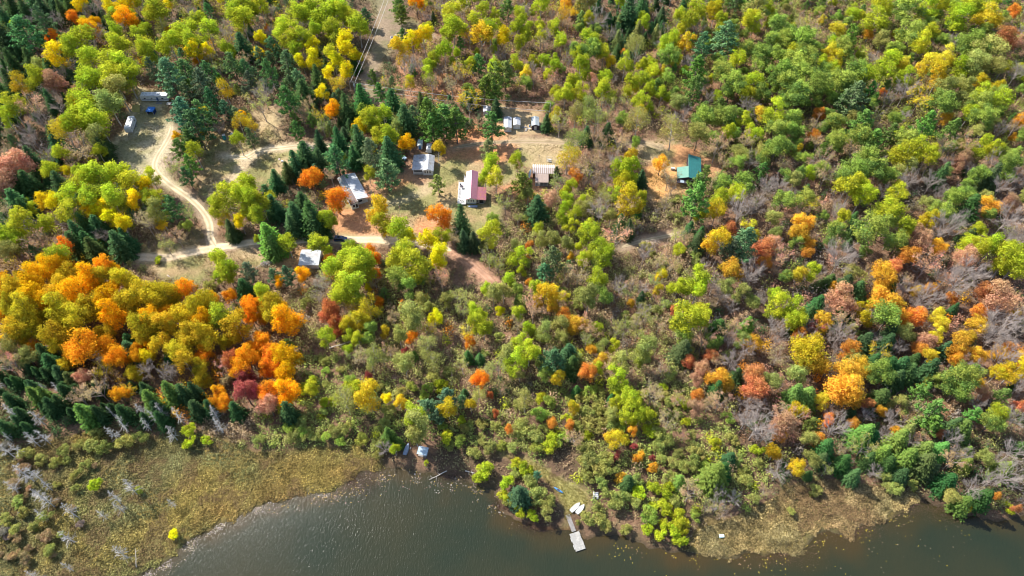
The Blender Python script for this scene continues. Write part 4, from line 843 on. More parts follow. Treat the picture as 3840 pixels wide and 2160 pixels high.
(2880, 1440): """Sg 200 90 130,Sg 290 110 130,Ma 560 60 230,Ma 620 110 150,Ay 410 140 110,Nn 430 200,Mr 740 160 90,Ma 835 210 80,Sd 850 110 110,Oe 990 160 130,Pg 1160 60 150,Pg 1230 220 200,Pg 1230 310 150,Og 1420 60 150,Mk 1610 80,Ma 1570 15 80,Pg 1760 100 120,Og 1690 290 160,Al 1720 250 130,Pg 1540 240 110,Mr 1290 390 80,
Mr 1880 170 80,Mk 110 330 170,Mo 90 400 90,Aw 220 220 110,Pg 320 310 110,Oe 300 420 130,Nn 500 340 200,Mo 440 270 90,Mo 640 310 80,Sd 630 220 60,Nn 740 260 120,Sg 720 380 130,Sd 780 430,Nn 860 390,Sg 840 520 120,Sg 980 430 130,Sg 1050 360 110,Nn 1080 440 110,Sg 1060 560 120,Sg 1450 350 120,Sd 1400 320,Sg 1290 500 100,
Sg 1500 510 60,Hb 1390 580 140,Sg 1490 610 80,Sg 1180 490,Sd 1180 600 130,Sd 1240 660,Hk 1150 410,Ma 960 370,Nn 1720 600,Oe 1640 560 110,Sg 1780 640,Nn 1830 520 170,Nn 1870 270 170,Nn 1800 700 200,Nn 1540 790 160,Sd 1620 850 130,Sg 1480 900,Oe 1400 850 110,Uy 1500 920,Mo 1715 850 60,Mr 1880 940 60,Ul 1820 940 80,
Ue 960 780 110,Ue 1090 750 90,Ue 860 700,Ue 900 790,Sd 430 490 130,Sd 400 570,Oe 330 580 120,Aw 200 640 110,Aw 40 530 110,Nn 60 670 150,Sd 760 580,Sd 570 590,Sd 900 610,Sd 1000 690,Sd 650 690,Ue 370 800,Ue 160 960 70,Hb 550 500,Sd 1350 730 120""",
}
GRID = ["aaaabbbbbbb..dddddaaaeeeeeeeeeee", "aaabbbbbbbb..ddddddaaeeeeeeeeeee", "aaabbcccccc.cdddddddeeeeeeeeeeee", "aabb..cc.ccccccc.dddddeeeeeeeeee", "aab.......ccc.....dd..eeeeeeeeee",
 "aabb.....cc......ddd..ffffffffff", "abbbb..bbcc.....mmmmkkffffffffff", "abbbuu.........mmmmkkkffffffffff", "hhhuuuuu..mmmm.mmmkkkkffffffgggg", "hhhhhhuuummmmmmmmmkkkkffgggggggg",
 "hhhhhhuuummmmmmmmmmkkkfggggggggg", "iihhhhhuujjmmmmmmmmkkkfggggggggg", "iiiiihhujjjjjjmmmjjjjjkggggggggg", "iiiiiiuujjjjjjjjjjjjjjjgggnnnnnn", "................j.jjjjjjnnnnnnnn", "..................jjjjjjnnnnnnnn",
 "................................", "................................"]
def code_at(px, py):
    c = int(min(31, max(0, px // 120))); r_ = int(min(17, max(0, py // 120)))
    return GRID[r_][c]
MIX = dict(
 a=[('Sd', .42), ('Cd', .1), ('Pt', .1), ('Nn', .22), ('Al', .1), ('Hb', .06)], b=[('Al', .42), ('Ay', .1), ('Sd', .12), ('Pt', .1), ('Nn', .14), ('Hb', .08), ('Ma', .04)],
 c=[('Sd', .3), ('Pt', .25), ('Pg', .12), ('Hb', .2), ('He', .08), ('Ay', .05)], d=[('Al', .24), ('Hb', .28), ('Nb', .16), ('Hk', .14), ('Og', .08), ('Aw', .1)],
 e=[('Og', .42), ('Al', .18), ('Pg', .12), ('Hb', .12), ('Oe', .12), ('Nn', .04)], f=[('Nn', .30), ('Hb', .26), ('Og', .18), ('Oe', .1), ('Sd', .08), ('Hk', .08)],
 g=[('Nn', .28), ('Hb', .15), ('Hk', .14), ('Ma', .08), ('Mo', .06), ('Sd', .15), ('Oe', .09), ('Mk', .05)], h=[('Mw', .5), ('Ma', .3), ('Mo', .2)],
 i=[('Cd', .5), ('Sd', .22), ('Dn', .13), ('Hb', .15)], j=[('Ue', .58), ('Ul', .2), ('Ug', .15), ('Hb', .07)], k=[('He', .26), ('Hb', .28), ('Ue', .34), ('Nn', .12)],
 m=[('Al', .13), ('Ae', .2), ('He', .24), ('Hb', .2), ('Ue', .13), ('Mo', .04), ('Sd', .06)], n=[('Sd', .36), ('Nn', .3), ('Oe', .14), ('He', .2)], u=[('Hb', .45), ('Ub', .4), ('Ue', .15)])

HUES = dict(y=(.76, .61, .018), l=(.47, .50, .035), g=(.36, .42, .075), d=(.06, .12, .035), t=(.11, .21, .075), e=(.37, .37, .10), w=(.60, .44, .03), o=(.78, .28, .025),
            a=(.80, .42, .014), r=(.64, .19, .075), k=(.60, .30, .19), c=(.42, .085, .085), b=(.44, .30, .16), n=(.3, .25, .2))
CON = dict(g=(.15, .25, .05), e=(.25, .28, .08), d=(.062, .125, .042), t=(.115, .21, .085))
WORD = dict(y='bright yellow', l='yellow green', g='leafy green', d='dark green', t='blue green', e='olive', w='golden olive', o='orange', a='amber gold', r='red orange', k='salmon pink', c='crimson', b='tan brown', n='grey')
KIND = dict(M=('maple_tree', 'rounded maple', 'tree'), A=('aspen_tree', 'upright aspen', 'tree'), F=('rounded_aspen_tree', 'soft rounded aspen', 'tree'), O=('oak_tree', 'broad lobed oak', 'tree'), B=('birch_tree', 'airy birch', 'tree'), H=('thinning_tree', 'half bare tree', 'tree'),  # F: aspens too, given rounder crowns and a separate name
            N=('bare_tree', 'leafless tree with spreading branches', 'tree'), S=('spruce_tree', 'pointed spruce', 'conifer'), P=('pine_tree', 'plumed white pine', 'conifer'), C=('fir_tree', 'narrow fir', 'conifer'),
            D=('dead_tree', 'silver dead conifer snag', 'dead tree'), U=('shrub', 'dense low shrub', 'shrub'))
RATIO = dict(M=1.5, A=1.95, F=1.8, O=1.5, B=1.8, H=1.6, N=1.45, S=1.5, P=1.7, C=1.8, D=2.6, U=.75)
HMIN = dict(M=6, A=7, F=7, O=7, B=6.5, H=5.5, N=6, S=4.5, P=5, C=5, D=7, U=1.4)
HMAX = dict(M=16, A=18, F=17, O=17, B=17, H=14, N=15, S=19, P=21, C=14, D=11, U=4.5)
MID = dict(M=.60, A=.64, F=.63, O=.66, B=.62, H=.62, N=.62, S=.52, P=.60, C=.55, D=.7, U=.55)

def where(px, py):
    if py > 1420:
        if px < 1000: return 'at the edge of the golden marsh'
        if px < 1900: return 'near the upturned boat on the shore'
        if px < 2640: return 'in the thicket around the dock'
        return 'on the dark shore by the turquoise box'
    if py > 930:
        if px < 1090: return 'in the grove between sandy road and marsh'
        if px < 1900: return 'on the slope below the parked car'
        if px < 2700: return 'in the scrubby hollow below the tan roofed cottage'
        return 'on the slope of bare and flaming trees'
    if py < 400 or px > 2700:
        if px < 520: return 'in the woods behind the camper trailers'
        if px < 1340: return 'between the camp clearing and power line cut'
        if px < 2120: return 'beside the power line cut behind the sheds'
        if px < 2900 and py < 560: return 'in the woods behind the green roofed cabin'
        return 'in the unbroken woods far past the green roofed cabin'
    if px < 520: return 'beside the camp clearing and sandy fork'
    if px < 1100: return 'around the meadow and its sandy tracks'
    if px < 2120: return 'among the cottage yards'
    return 'around the green roofed cabin'

COUNT = {}
ROOTS = []
TREES = []          # x, y, crown radius
def plant(kind, hue, x, y, w, h, px, py, label=None, variant=None, rz=None):
    name, phrase, cat = KIND[kind]
    tm, cm, w0, h0, cname = PROTO[kind][variant if variant is not None else random.randrange(len(PROTO[kind]))]
    z = hz(x, y)
    if kind == 'N': word = ''
    elif kind == 'D': word = ''
    else: word = WORD[hue] + ' '
    size = '' if label else ('' if kind in 'UD' else ('tall ' if h > 13.5 else ('small ' if h < 7.5 else '')))
    lab = label or (size + word + phrase + ' ' + where(px, py))
    root = thing(name, lab, cat, (x, y, z), random.uniform(0, 6.28) if rz is None else rz, None if label else lab + ' (set)')
    root.scale = (w / w0, w / w0, h / h0)
    root.rotation_euler[0] = random.gauss(0, .025); root.rotation_euler[1] = random.gauss(0, .025)
    link('trunk', tm, root)
    c = link(cname, cm, root)
    base = np.array(CON.get(hue, HUES[hue]) if kind in 'SPC' else HUES[hue])
    if kind == 'C': base = base * .72  # firs darkened to stand for the shade below the grove
    if px < 1000 and py > 1000 and kind == 'M' and hue == 'o': base = np.array([.78, .34, .02])
    if kind in 'SP': base = base * np.array([random.uniform(.8, 1.35), random.uniform(.9, 1.2), random.uniform(.8, 1.25)]); w *= random.uniform(.85, 1.2); root.scale[0] = root.scale[1] = w / w0
    if px > 1900 and hue in 'oarky': base = base * .78 + np.array([.40, .32, .16]) * .22
    f = base * random.uniform(.82, 1.18)
    f[0] *= random.uniform(.90, 1.10); f[1] *= random.uniform(.93, 1.07)
    alpha = 1.0
    if kind == 'M': alpha = {'w': .62, 'a': .8, 'o': .86, 'r': .9, 'k': .9}.get(hue, 1.0) + random.uniform(-.12, .06)
    if kind in 'AF': alpha = {'l': random.uniform(.5, .85), 'y': random.uniform(.75, .95), 'e': .7}.get(hue, 1.0)
    if kind == 'O': alpha = random.uniform(.35, .6) if hue == 'g' else .7
    if kind == 'U': alpha = .75
    c.color = (*[float(min(.95, q)) for q in f], alpha)
    COUNT[name] = COUNT.get(name, 0) + 1
    TREES.append((x, y, w / 2, kind)); ROOTS.append((root, kind, hue, x, y, w, bool(label), size))
    return root

def size_of(kind, w):
    h = min(HMAX[kind], max(HMIN[kind], w * RATIO[kind] * random.uniform(.9, 1.1)))
    return h

# trees that stand alone and can be told apart
def solo(kind, hue, px, py, wpx, label, hr=None, variant=None):
    x, y = gp(px, py, 5.0); w = wpx * math.hypot(float(x), 1) * 0 + wpx * float(gp(1, py)[1] * 0 + (gp(1921, py)[0] - gp(1920, py)[0]))
    h = w * (hr or RATIO[kind])
    x, y = gp(px, py, h * MID[kind])
    return plant(kind, hue, float(x), float(y), w, h, px, py, label, variant)
solo('M', 'o', 1263, 755, 94, 'vivid orange maple beside the white roofed house', 1.35, 0)
solo('M', 'o', 1651, 815, 96, 'rust orange oval maple on the lawn beside a tall spruce', 1.5, 1).children[1].color = (.50, .20, .035, 1)
solo('S', 'd', 1728, 828, 72, 'tall dark spruce on the lawn below the mauve roofed home', 2.3, 2)
solo('M', 'a', 1531, 542, 68, 'amber maple beside the white cottage and its pale shed', 1.5, 2)
solo('M', 'o', 1169, 680, 92, 'rust brown maple beside the dark spruce row', 1.25, 3).children[1].color = (.46, .20, .06, 1)
solo('M', 'a', 2476, 622, 68, 'glowing amber maple next to the green roofed cabin', 1.35, 4)
solo('M', 'a', 1136, 1033, 62, 'golden yellow maple below the white metal shed', 1.4, 5)
solo('H', 'k', 1398, 735, 56, 'pinkish half bare tree leaning over the white metal roof', 1.1, 0)
solo('B', 'w', 2128, 590, 92, 'pale yellow birch overhanging the tan roofed cottage', 1.6, 1)

# nothing grows over the houses, vehicles and open tracks
OPEN = [(580, 368, 34), (545, 372, 26), (610, 372, 22), (487, 470, 30), (519, 408, 18), (572, 420, 20), (845, 518, 11), (866, 510, 7), (1280, 906, 22), (1770, 700, 30), (1765, 755, 26), (1735, 730, 22), (1800, 735, 20), (1580, 640, 32), (1600, 615, 24), (1330, 730, 26), (1305, 690, 22), (1325, 780, 18),
        (2035, 645, 30), (2030, 678, 18), (2600, 630, 20), (2556, 655, 20), (2600, 600, 16), (1938, 470, 16), (2008, 470, 18), (1906, 460, 12), (1140, 988, 15), (1527, 1686, 18), (1588, 1699, 22), (2155, 1900, 20), (2140, 1960, 16), (2160, 2030, 26), (2233, 1862, 10), (2096, 1842, 9), (2704, 2013, 9), (630, 400, 9),
        (2057, 607, 10), (1518, 603, 9), (1060, 562, 12), (990, 575, 12), (910, 602, 12), (900, 640, 10), (860, 924, 12), (760, 943, 12), (700, 956, 12), (645, 966, 12), (1333, 904, 10), (1400, 905, 12), (1440, 905, 8), (1500, 800, 10), (1328, 322, 8), (1055, 610, 8), (1000, 996, 16), (1760, 990, 12), (1800, 1022, 12),
        (786, 840, 10), (770, 800, 10), (735, 765, 10), (690, 730, 10), (620, 560, 12), (600, 600, 12), (1438, 60, 16), (1432, 120, 16), (1408, 190, 14), (1395, 250, 14), (2055, 1770, 16), (2110, 1810, 16), (2150, 1850, 14), (2010, 1745, 12), (1826, 414, 9), (1573, 545, 8), (1605, 562, 8), (2534, 630, 6)]
def spare(px, py, w, mpp):
    for ox_, oy_, r_ in OPEN:
        d_ = math.hypot(px - ox_, (py - oy_) * .85)
        rp = w / mpp * .46
        if d_ < rp + r_:
            w = min(w, (d_ - r_) / .46 * mpp)
    return None if w < 1.6 else w
WIDE = 960 / 1932
for (x0, y0), txt in TILES.items():
    for e in txt.replace('\n', '').split(','):
        q = e.split()
        kind, hue = q[0][0], q[0][1]
        if kind == 'A' and x0 >= 1920: kind = 'F'  # still aspens, in the rounder form
        zx, zy = float(q[1]), float(q[2]); zw = float(q[3]) if len(q) > 3 else 100.0
        px, py = x0 + zx * WIDE, y0 + zy * WIDE
        mpp = float(gp(1921, py, 6)[0] - gp(1920, py, 6)[0])
        w = zw * WIDE * mpp * dict(S=1.58, C=1.35, P=1.15, U=1.2, N=1.08, H=1.2, D=1.0).get(kind, 1.2)
        w = max(w, dict(N=4.5, H=3.5).get(kind, 1.5))
        h = size_of(kind, w)
        if kind == 'M' and x0 == 0 and y0 == 720: h = min(19, h * 1.3)
        w2 = spare(px, py, w, mpp)
        if w2 is None: continue
        if w2 < w: h *= max(.75, w2 / w); w = w2
        x, y = gp(px, py, h * MID[kind])
        plant(kind, hue, float(x), float(y), w, h, px, py)

# infill between the surveyed trees
BUILT = [(x_, y_, r_) for x_, y_, r_ in [(-15, 194, 9), (-34, 208, 8), (-36, 219, 4), (-60, 193, 9), (12, 201, 8), (67, 203, 10), (-70, 159.5, 6), (-61, 169, 4), (-151, 248.7, 8), (-156, 231, 6), (-157, 242, 4), (-150, 240, 4), (-116, 224, 3.5),
         (-2, 232, 5), (2, 232, 5), (9.5, 232, 5), (-10.4, 240.5, 4), (-30, 89, 4), (-25, 88, 4), (17, 67, 6), (17.5, 72, 4), (24, 77, 3), (-33, 217, 4), (14.4, 211.5, 4), (-102, 259, 3)]]
n_fill = 0
cand_x = rng.uniform(-250, 250, 26000); cand_y = rng.uniform(38, 345, 26000)
cpx, cpy = to_px(cand_x, cand_y, 3.0)
ok = (cpx > -140) & (cpx < 3980) & (cpy > -190) & (cpy < 1990)
clear = np.zeros(len(cand_x), bool)
for p_ in CLEAR + [MARSH_L, MARSH_R]: clear |= sdist(p_, cand_x, cand_y) > -.5
clear |= sdist(LAKE, cand_x, cand_y) > -2.0
for trk in (MAIN, SPUR, MTRACK, MBRANCH, LANE, CUTPATH, FARPATH, LEAFY):
    clear |= segdist([tuple(q) for q in trk[::3]], cand_x, cand_y) < 3.4
ok &= ~clear
tx = np.array([t[0] for t in TREES]); ty = np.array([t[1] for t in TREES]); tr_ = np.array([t[2] for t in TREES])
tx = list(tx); ty = list(ty); tr_ = list(tr_)
ax = np.zeros(9000); ay = np.zeros(9000); ar = np.zeros(9000); na = len(tx)
ax[:na], ay[:na], ar[:na] = tx, ty, tr_
OVER = []
for i in np.nonzero(ok)[0]:
    x, y = float(cand_x[i]), float(cand_y[i])
    cd = code_at(cpx[i], cpy[i])
    if cd == '.': continue
    mix = MIX[cd]
    k = random.choices([m[0] for m in mix], [m[1] for m in mix])[0]
    kind, hue = k
    if kind == 'A' and cpx[i] > 1920: kind = 'F'
    w = random.uniform(3.4, 5.8) * dict(S=.9, C=.8, D=.6, N=1.2, H=1.1, U=.95, O=1.25, P=1.0, A=1.15, F=1.2, M=1.15).get(kind, 1.0)
    if spare(cpx[i], cpy[i] - 6, w, .11) != w: continue
    d = np.hypot(ax[:na] - x, ay[:na] - y)
    if (d < dict(j=.36, k=.40, m=.38, n=.40, u=.46, e=.36, b=.38, d=.40).get(cd, .42) * (ar[:na] + w / 2) + .35).any(): continue
    if any((x - bx) ** 2 + (y - by) ** 2 < (r_ + w * .4) ** 2 for bx, by, r_ in BUILT): continue
    name = KIND[kind][0]
    ax[na], ay[na], ar[na] = x, y, w / 2; na += 1
    if COUNT.get(name, 0) >= 298:
        OVER.append((kind, hue, x, y, w)); continue
    h = size_of(kind, w) * random.uniform(.85, 1.05)
    plant(kind, hue, x, y, w, h, cpx[i], cpy[i]); n_fill += 1
# where many share a label, name the most telling neighbour
from collections import Counter
for rnd in range(2):
    cnt = Counter(q[0]['label'] for q in ROOTS)
    RX = np.array([q[3] for q in ROOTS]); RY = np.array([q[4] for q in ROOTS]); RW = np.array([q[5] for q in ROOTS])
    for q in ROOTS:
        root, kind, hue, x, y, w, own, size = q
        if own or cnt[root['label']] < 6: continue
        d = np.hypot(RX - x, RY - y) - RW * .3
        best = None
        for j in np.argsort(d)[1:7 if rnd == 0 else 12]:
            k2, h2 = ROOTS[j][1], ROOTS[j][2]
            if (k2, h2) == (kind, hue) or d[j] > (8 if rnd == 0 else 13): continue
            rare = dict(c=6, r=5, o=4, k=4, a=3, y=3, n=1).get(h2, 0) + dict(U=-3, H=-1, D=1, S=1, P=1).get(k2, 0) - d[j] * .35
            if best is None or rare > best[0]: best = (rare, j)
        if best is None: continue
        k2, h2 = ROOTS[best[1]][1], ROOTS[best[1]][2]
        nb = {'N': 'leafless tree', 'D': 'silver snag'}.get(k2) or (WORD[h2] + ' ' + dict(M='maple', A='aspen', F='ash', O='oak', B='birch', H='half bare tree', S='spruce', P='pine', C='fir', U='shrub')[k2])
        me_ = {'N': 'leafless tree', 'D': 'silver dead snag'}.get(kind) or (WORD[hue] + ' ' + dict(M='maple', A='aspen', F='ash', O='oak', B='birch', H='half bare tree', S='spruce', P='pine', C='fir', U='low shrub')[kind])
        ppx, ppy = to_px(x, y, 5.0)
        tail = where(float(ppx), float(ppy))
        lab = size + me_ + (' next to ' if rnd == 0 else ' close to ') + nb + ' ' + tail
        words = lab.split()
        if len(words) > 16: lab = ' '.join((size + me_ + ' by ' + nb + ' ' + tail).split()[:16])
        root['label'] = lab; root['group'] = lab + ' (set)'
print('TREES', COUNT, 'fill', n_fill, 'over', len(OVER))

# ------------------------------------------------------------------ uncountable cover (kind = stuff)
COVER = tint_mat('low_cover', var=.3, scale=2.0, bump=0)
def leafy_cover(name, x, y, cols, hgt, spread, per, size, label, cat):
    """many small leaf patches heaped round each point"""
    r = np.random.default_rng(len(name) * 7 + 1)
    n = len(x)
    z = height(x, y)
    d = r.normal(size=(n, per, 3)); d /= np.linalg.norm(d, axis=2)[:, :, None]; d[:, :, 2] = np.abs(d[:, :, 2])
    c = np.stack([x, y, z], 1)[:, None, :] + d * (spread[:, None, None] * np.array([1, 1, 0]) + hgt[:, None, None] * np.array([0, 0, 1])) * r.uniform(.3, 1, (n, per, 1))
    nn = d + r.normal(0, .5, d.shape) + np.array([0, 0, .3])
    sz = (size[:, None] * r.uniform(.6, 1.4, (n, per))).ravel()
    v, f = quads(c.reshape(-1, 3), nn.reshape(-1, 3), sz, sz * .62, r)
    cc = np.repeat(np.repeat(cols, per, 0) * r.uniform(.65, 1.35, (n * per, 1)), 4, 0)
    o = link(name, mesh_np(name, v, f, COVER, cols=cc))
    return tag(o, label, cat, kind='stuff')

r5 = np.random.default_rng(77)
N_ = 56000
ux = r5.uniform(-250, 250, N_ * 2); uy = r5.uniform(40, 345, N_ * 2)
upx, upy = to_px(ux, uy, 0)
k = (upx > -120) & (upx < 3960) & (upy > -160) & (upy < 2120)
bad = sdist(LAKE, ux, uy) > -.8
for p_ in (CAMP, YARD, CABIN_YARD, LANDING, CUT, MARSH_L, MARSH_R, SHEDS): bad |= sdist(p_, ux, uy) > (-.5 if p_ is not CUT else 1.0)
bad |= (sdist(MEADOW, ux, uy) > -.5) & (fnoise(ux, uy, 9) < .56)
bad |= (sdist(ROADSIDE, ux, uy) > -.5) & (fnoise(ux, uy, 9) < .50)
for trk in (MAIN, SPUR, MTRACK, MBRANCH, LANE, FARPATH, LEAFY):
    bad |= segdist([tuple(q) for q in trk[::3]], ux, uy) < 2.6
for bx, by, br in BUILT: bad |= np.hypot(ux - bx, uy - by) < br * .8
k &= ~bad
ux, uy, upx, upy = ux[k], uy[k], upx[k], upy[k]
cds = np.array([code_at(a, b) for a, b in zip(upx, upy)])
PAL = dict(a=[(.10, .11, .05), (.17, .13, .09)], b=[(.22, .20, .06), (.26, .17, .09)], c=[(.16, .15, .07), (.28, .18, .10)], d=[(.27, .165, .10), (.23, .18, .10)], e=[(.20, .20, .07), (.24, .16, .08)], f=[(.21, .16, .12), (.25, .145, .085)],
           g=[(.29, .15, .075), (.21, .15, .105)], h=[(.36, .22, .06), (.22, .17, .06)], i=[(.10, .12, .045), (.16, .15, .06)], j=[(.29, .31, .085), (.20, .25, .06)], k=[(.33, .29, .125), (.33, .24, .14)], m=[(.32, .31, .10), (.34, .25, .13)],
           n=[(.12, .13, .05), (.20, .16, .08)], u=[(.28, .195, .11), (.23, .19, .09)])
PAL['.'] = PAL['u']
ca_ = np.array([PAL[c][0] for c in cds]); cb_ = np.array([PAL[c][1] for c in cds])
t = smooth(.35, .65, fnoise(ux, uy, 8) + r5.normal(0, .09, len(ux)))[:, None]
cols = ca_ * (1 - t) + cb_ * t
tall = np.array([dict(j=1.7, k=1.6, m=1.4, i=1.1, n=1.2, u=.9).get(c, 1.0) for c in cds])
leafy_cover('undergrowth', ux, uy, cols, tall * r5.uniform(.5, 1.3, len(ux)), r5.uniform(.7, 1.3, len(ux)), 8, np.full(len(ux), .22), 'brown and olive undergrowth and saplings covering the forest floor', 'undergrowth')
bk = np.isin(cds, list('jkmniu')) & (r5.random(len(ux)) < .62)
leafy_cover('brush', ux[bk] + r5.normal(0, .5, bk.sum()), uy[bk] + r5.normal(0, .5, bk.sum()), cols[bk] * np.array([1.25, 1.3, 1.1]), tall[bk] * r5.uniform(1.0, 2.0, bk.sum()), r5.uniform(.7, 1.4, bk.sum()), 13, np.full(bk.sum(), .17), 'dense olive and yellow green brush on the slope and shore', 'brush')
print('undergrowth', len(ux))

# leafless saplings between the trees
sk = np.isin(cds, list('dfgkmucbne')) & (r5.random(len(ux)) < np.array([dict(f=.55, g=.5, d=.5, u=.4, k=.5, n=.4, m=.35).get(c, .2) for c in cds]))
sx, sy = ux[sk][:7000], uy[sk][:7000]
perm = r5.permutation(sk.sum())[:7000]; sx, sy = ux[sk][perm], uy[sk][perm]
sz0 = height(sx, sy)
n_ = len(sx); per = 9
hh_ = r5.uniform(1.6, 4.2, n_)
a0 = np.repeat(np.stack([sx, sy, sz0], 1), per, 0) + np.stack([np.zeros(n_ * per), np.zeros(n_ * per), np.repeat(hh_, per) * r5.uniform(0, .55, n_ * per)], 1)
dd_ = r5.normal(0, .42, (n_ * per, 3)); dd_[:, 2] = np.abs(dd_[:, 2]) + .6
dd_ /= np.linalg.norm(dd_, axis=1)[:, None]
a1 = a0 + dd_ * np.repeat(hh_, per)[:, None] * r5.uniform(.35, .6, (n_ * per, 1))
sd_ = np.cross(dd_, r5.normal(size=dd_.shape)); sd_ /= np.linalg.norm(sd_, axis=1)[:, None]; sd2 = np.cross(dd_, sd_)
wv = .028
v_ = np.stack([a0 + sd_ * wv, a0 - sd_ * wv * .5 + sd2 * wv * .87, a0 - sd_ * wv * .5 - sd2 * wv * .87, a1], 1).reshape(-1, 3)
i_ = np.arange(n_ * per)[:, None] * 4
f_ = np.concatenate([i_ + np.array([[0, 1, 3]]), i_ + np.array([[1, 2, 3]]), i_ + np.array([[2, 0, 3]])])
cc_ = np.repeat(np.tile(np.array([.36, .28, .24]), (n_ * per, 1)) * r5.uniform(.6, 1.3, (n_ * per, 1)), 4, 0)
tag(link('bare_saplings', mesh_np('bare_saplings', v_, f_, COVER, cols=cc_)), 'thin leafless grey saplings filling the gaps in the woods', 'saplings', kind='stuff')

# extra bushes beyond the ones built one by one
if OVER:
    ox = np.array([o[2] for o in OVER]); oy = np.array([o[3] for o in OVER]); ow = np.array([o[4] for o in OVER])
    oc = np.array([HUES[o[1]] for o in OVER]) * .85
    big = np.array([dict(U=2.4).get(o[0], 5.0) for o in OVER])
    leafy_cover('thicket', ox, oy, oc, big, ow * .5, 150, np.full(len(ox), .22), 'olive and brown bushes massed between the larger trees', 'thicket')

# grass of the marsh, the landing and the clearings: upright blades in tufts
def blades(name, x, y, cols, hgt, width, per, label, cat, lean=.5):
    r = np.random.default_rng(len(name) * 13)
    n = len(x); z = height(x, y) - .03
    a = r.uniform(0, 2 * math.pi, (n, per)); q = r.uniform(0, .22, (n, per)); b = r.uniform(0, 2 * math.pi, (n, per))
    cx = x[:, None] + np.cos(a) * q; cy = y[:, None] + np.sin(a) * q; cz = np.broadcast_to(z[:, None], cx.shape)
    h = hgt[:, None] * r.uniform(.6, 1.2, (n, per)); w = width * r.uniform(.6, 1.4, (n, per))
    p0 = np.stack([cx - np.cos(b) * w, cy - np.sin(b) * w, cz], -1); p1 = np.stack([cx + np.cos(b) * w, cy + np.sin(b) * w, cz], -1)
    p2 = np.stack([cx + np.cos(a) * h * lean * r.random((n, per)) * 1.4, cy + np.sin(a) * h * lean, cz + h], -1)
    v = np.stack([p0, p1, p2], 2).reshape(-1, 3)
    f = np.arange(len(v)).reshape(-1, 3)
    cc = np.repeat(np.repeat(cols, per, 0) * r.uniform(.7, 1.3, (n * per, 1)), 3, 0)
    return tag(link(name, mesh_np(name, v, f, COVER, cols=cc)), label, cat, kind='stuff')
def scatter(poly, n, seed, edge=0.0):
    r = np.random.default_rng(seed)
    p_ = np.array(poly); lo, hi = p_.min(0), p_.max(0)
    lo = np.maximum(lo, (-190, 38)); hi = np.minimum(hi, (190, 340))
    x = r.uniform(lo[0], hi[0], n); y = r.uniform(lo[1], hi[1], n)
    px, py = to_px(x, y, 0)
    k = (sdist(poly, x, y) > edge) & (px > -60) & (px < 3900) & (py < 2220)
    return x[k], y[k]
for nm, poly, n, seed, lab in (('marsh_grass', MARSH_L, 90000, 1, 'golden and olive sedge covering the marsh beside the snags'), ('shore_sedge', MARSH_R, 36000, 2, 'tan sedge mat along the shore beside the turquoise box')):
    x, y = scatter(poly, n, seed)
    dl_ = sdist(LAKE, x, y) + (fnoise(x, y, 3) - .5) * 5
    kk = dl_ < .2
    # a few open channels
    x, y = x[kk], y[kk]
    t1 = smooth(.35, .65, fnoise(x, y, 9))[:, None]; t2 = smooth(.45, .7, fnoise(x + 99, y, 17))[:, None]
    c = np.array([.35, .265, .07]) * (1 - t1) + np.array([.25, .235, .075]) * t1
    c = c * (1 - .7 * t2) + np.array([.30, .175, .060]) * .7 * t2
    sh = smooth(26, 44, y)[:, None] if False else 0
    far = smooth(4, 22, -sdist(LAKE, x, y))[:, None]
    far = far * smooth(.3, .6, fnoise(x, y + 60, 11))[:, None] ** .6
    c = c * (1 - .75 * far) + np.array([.205, .20, .085]) * .75 * far
    if nm == 'shore_sedge': c = c * (.5, .5, .5) + np.array([.18, .13, .07])
    c = c * (.30 + 1.25 * fnoise(x + 40, y, 2.4) + .35 * (vnoise(x, y, 6) - .5))[:, None]
    c = c * np.random.default_rng(8).uniform(.4, 1.5, (len(x), 1))
    t3 = smooth(.55, .68, fnoise(x - 70, y, 5))[:, None]; c = c * (1 - .7 * t3) + np.array([.20, .125, .06]) * .7 * t3
    leafy_cover(nm, x, y, c, .15 + .75 * vnoise(x, y, 1.5) ** 1.5, np.full(len(x), .3), 5, np.full(len(x), .15), lab, 'sedge')
    print(nm, len(x))
x, y = scatter(LANDING, 9000, 5)
blades('landing_grass', x, y, np.tile(np.array([.34, .29, .08]), (len(x), 1)) * (.75 + .5 * fnoise(x, y, 4))[:, None], np.full(len(x), .3), .05, 4, 'trodden yellow grass on the path down to the dock', 'grass')
xs_, ys_ = [], []
for p_, n, s in ((CAMP, 9000, 6), (MEADOW, 22000, 7), (YARD, 26000, 8), (CABIN_YARD, 9000, 9), (ROADSIDE, 16000, 10)):
    x, y = scatter(p_, n, s); xs_.append(x); ys_.append(y)
x = np.concatenate(xs_); y = np.concatenate(ys_)
kk = fnoise(x, y, 7) > .42
for trk, wd in ((MAIN, 2.3), (SPUR, 2.2), (MTRACK, 1.8), (MBRANCH, 1.8), (LANE, 1.6), (CUTPATH, 1.8)): kk &= segdist([tuple(q) for q in trk[::3]], x, y) > wd
for bx, by, br in BUILT: kk &= np.hypot(x - bx, y - by) > br * .7
x, y = x[kk], y[kk]
t1 = smooth(.4, .6, fnoise(x, y, 6))[:, None]
blades('meadow_grass', x, y, np.array([.36, .26, .12]) * (1 - t1) + np.array([.25, .225, .08]) * t1, .18 + .35 * vnoise(x, y, 5) ** 2, .06, 3, 'dry tan grass of the meadow, yards and clearings', 'grass')

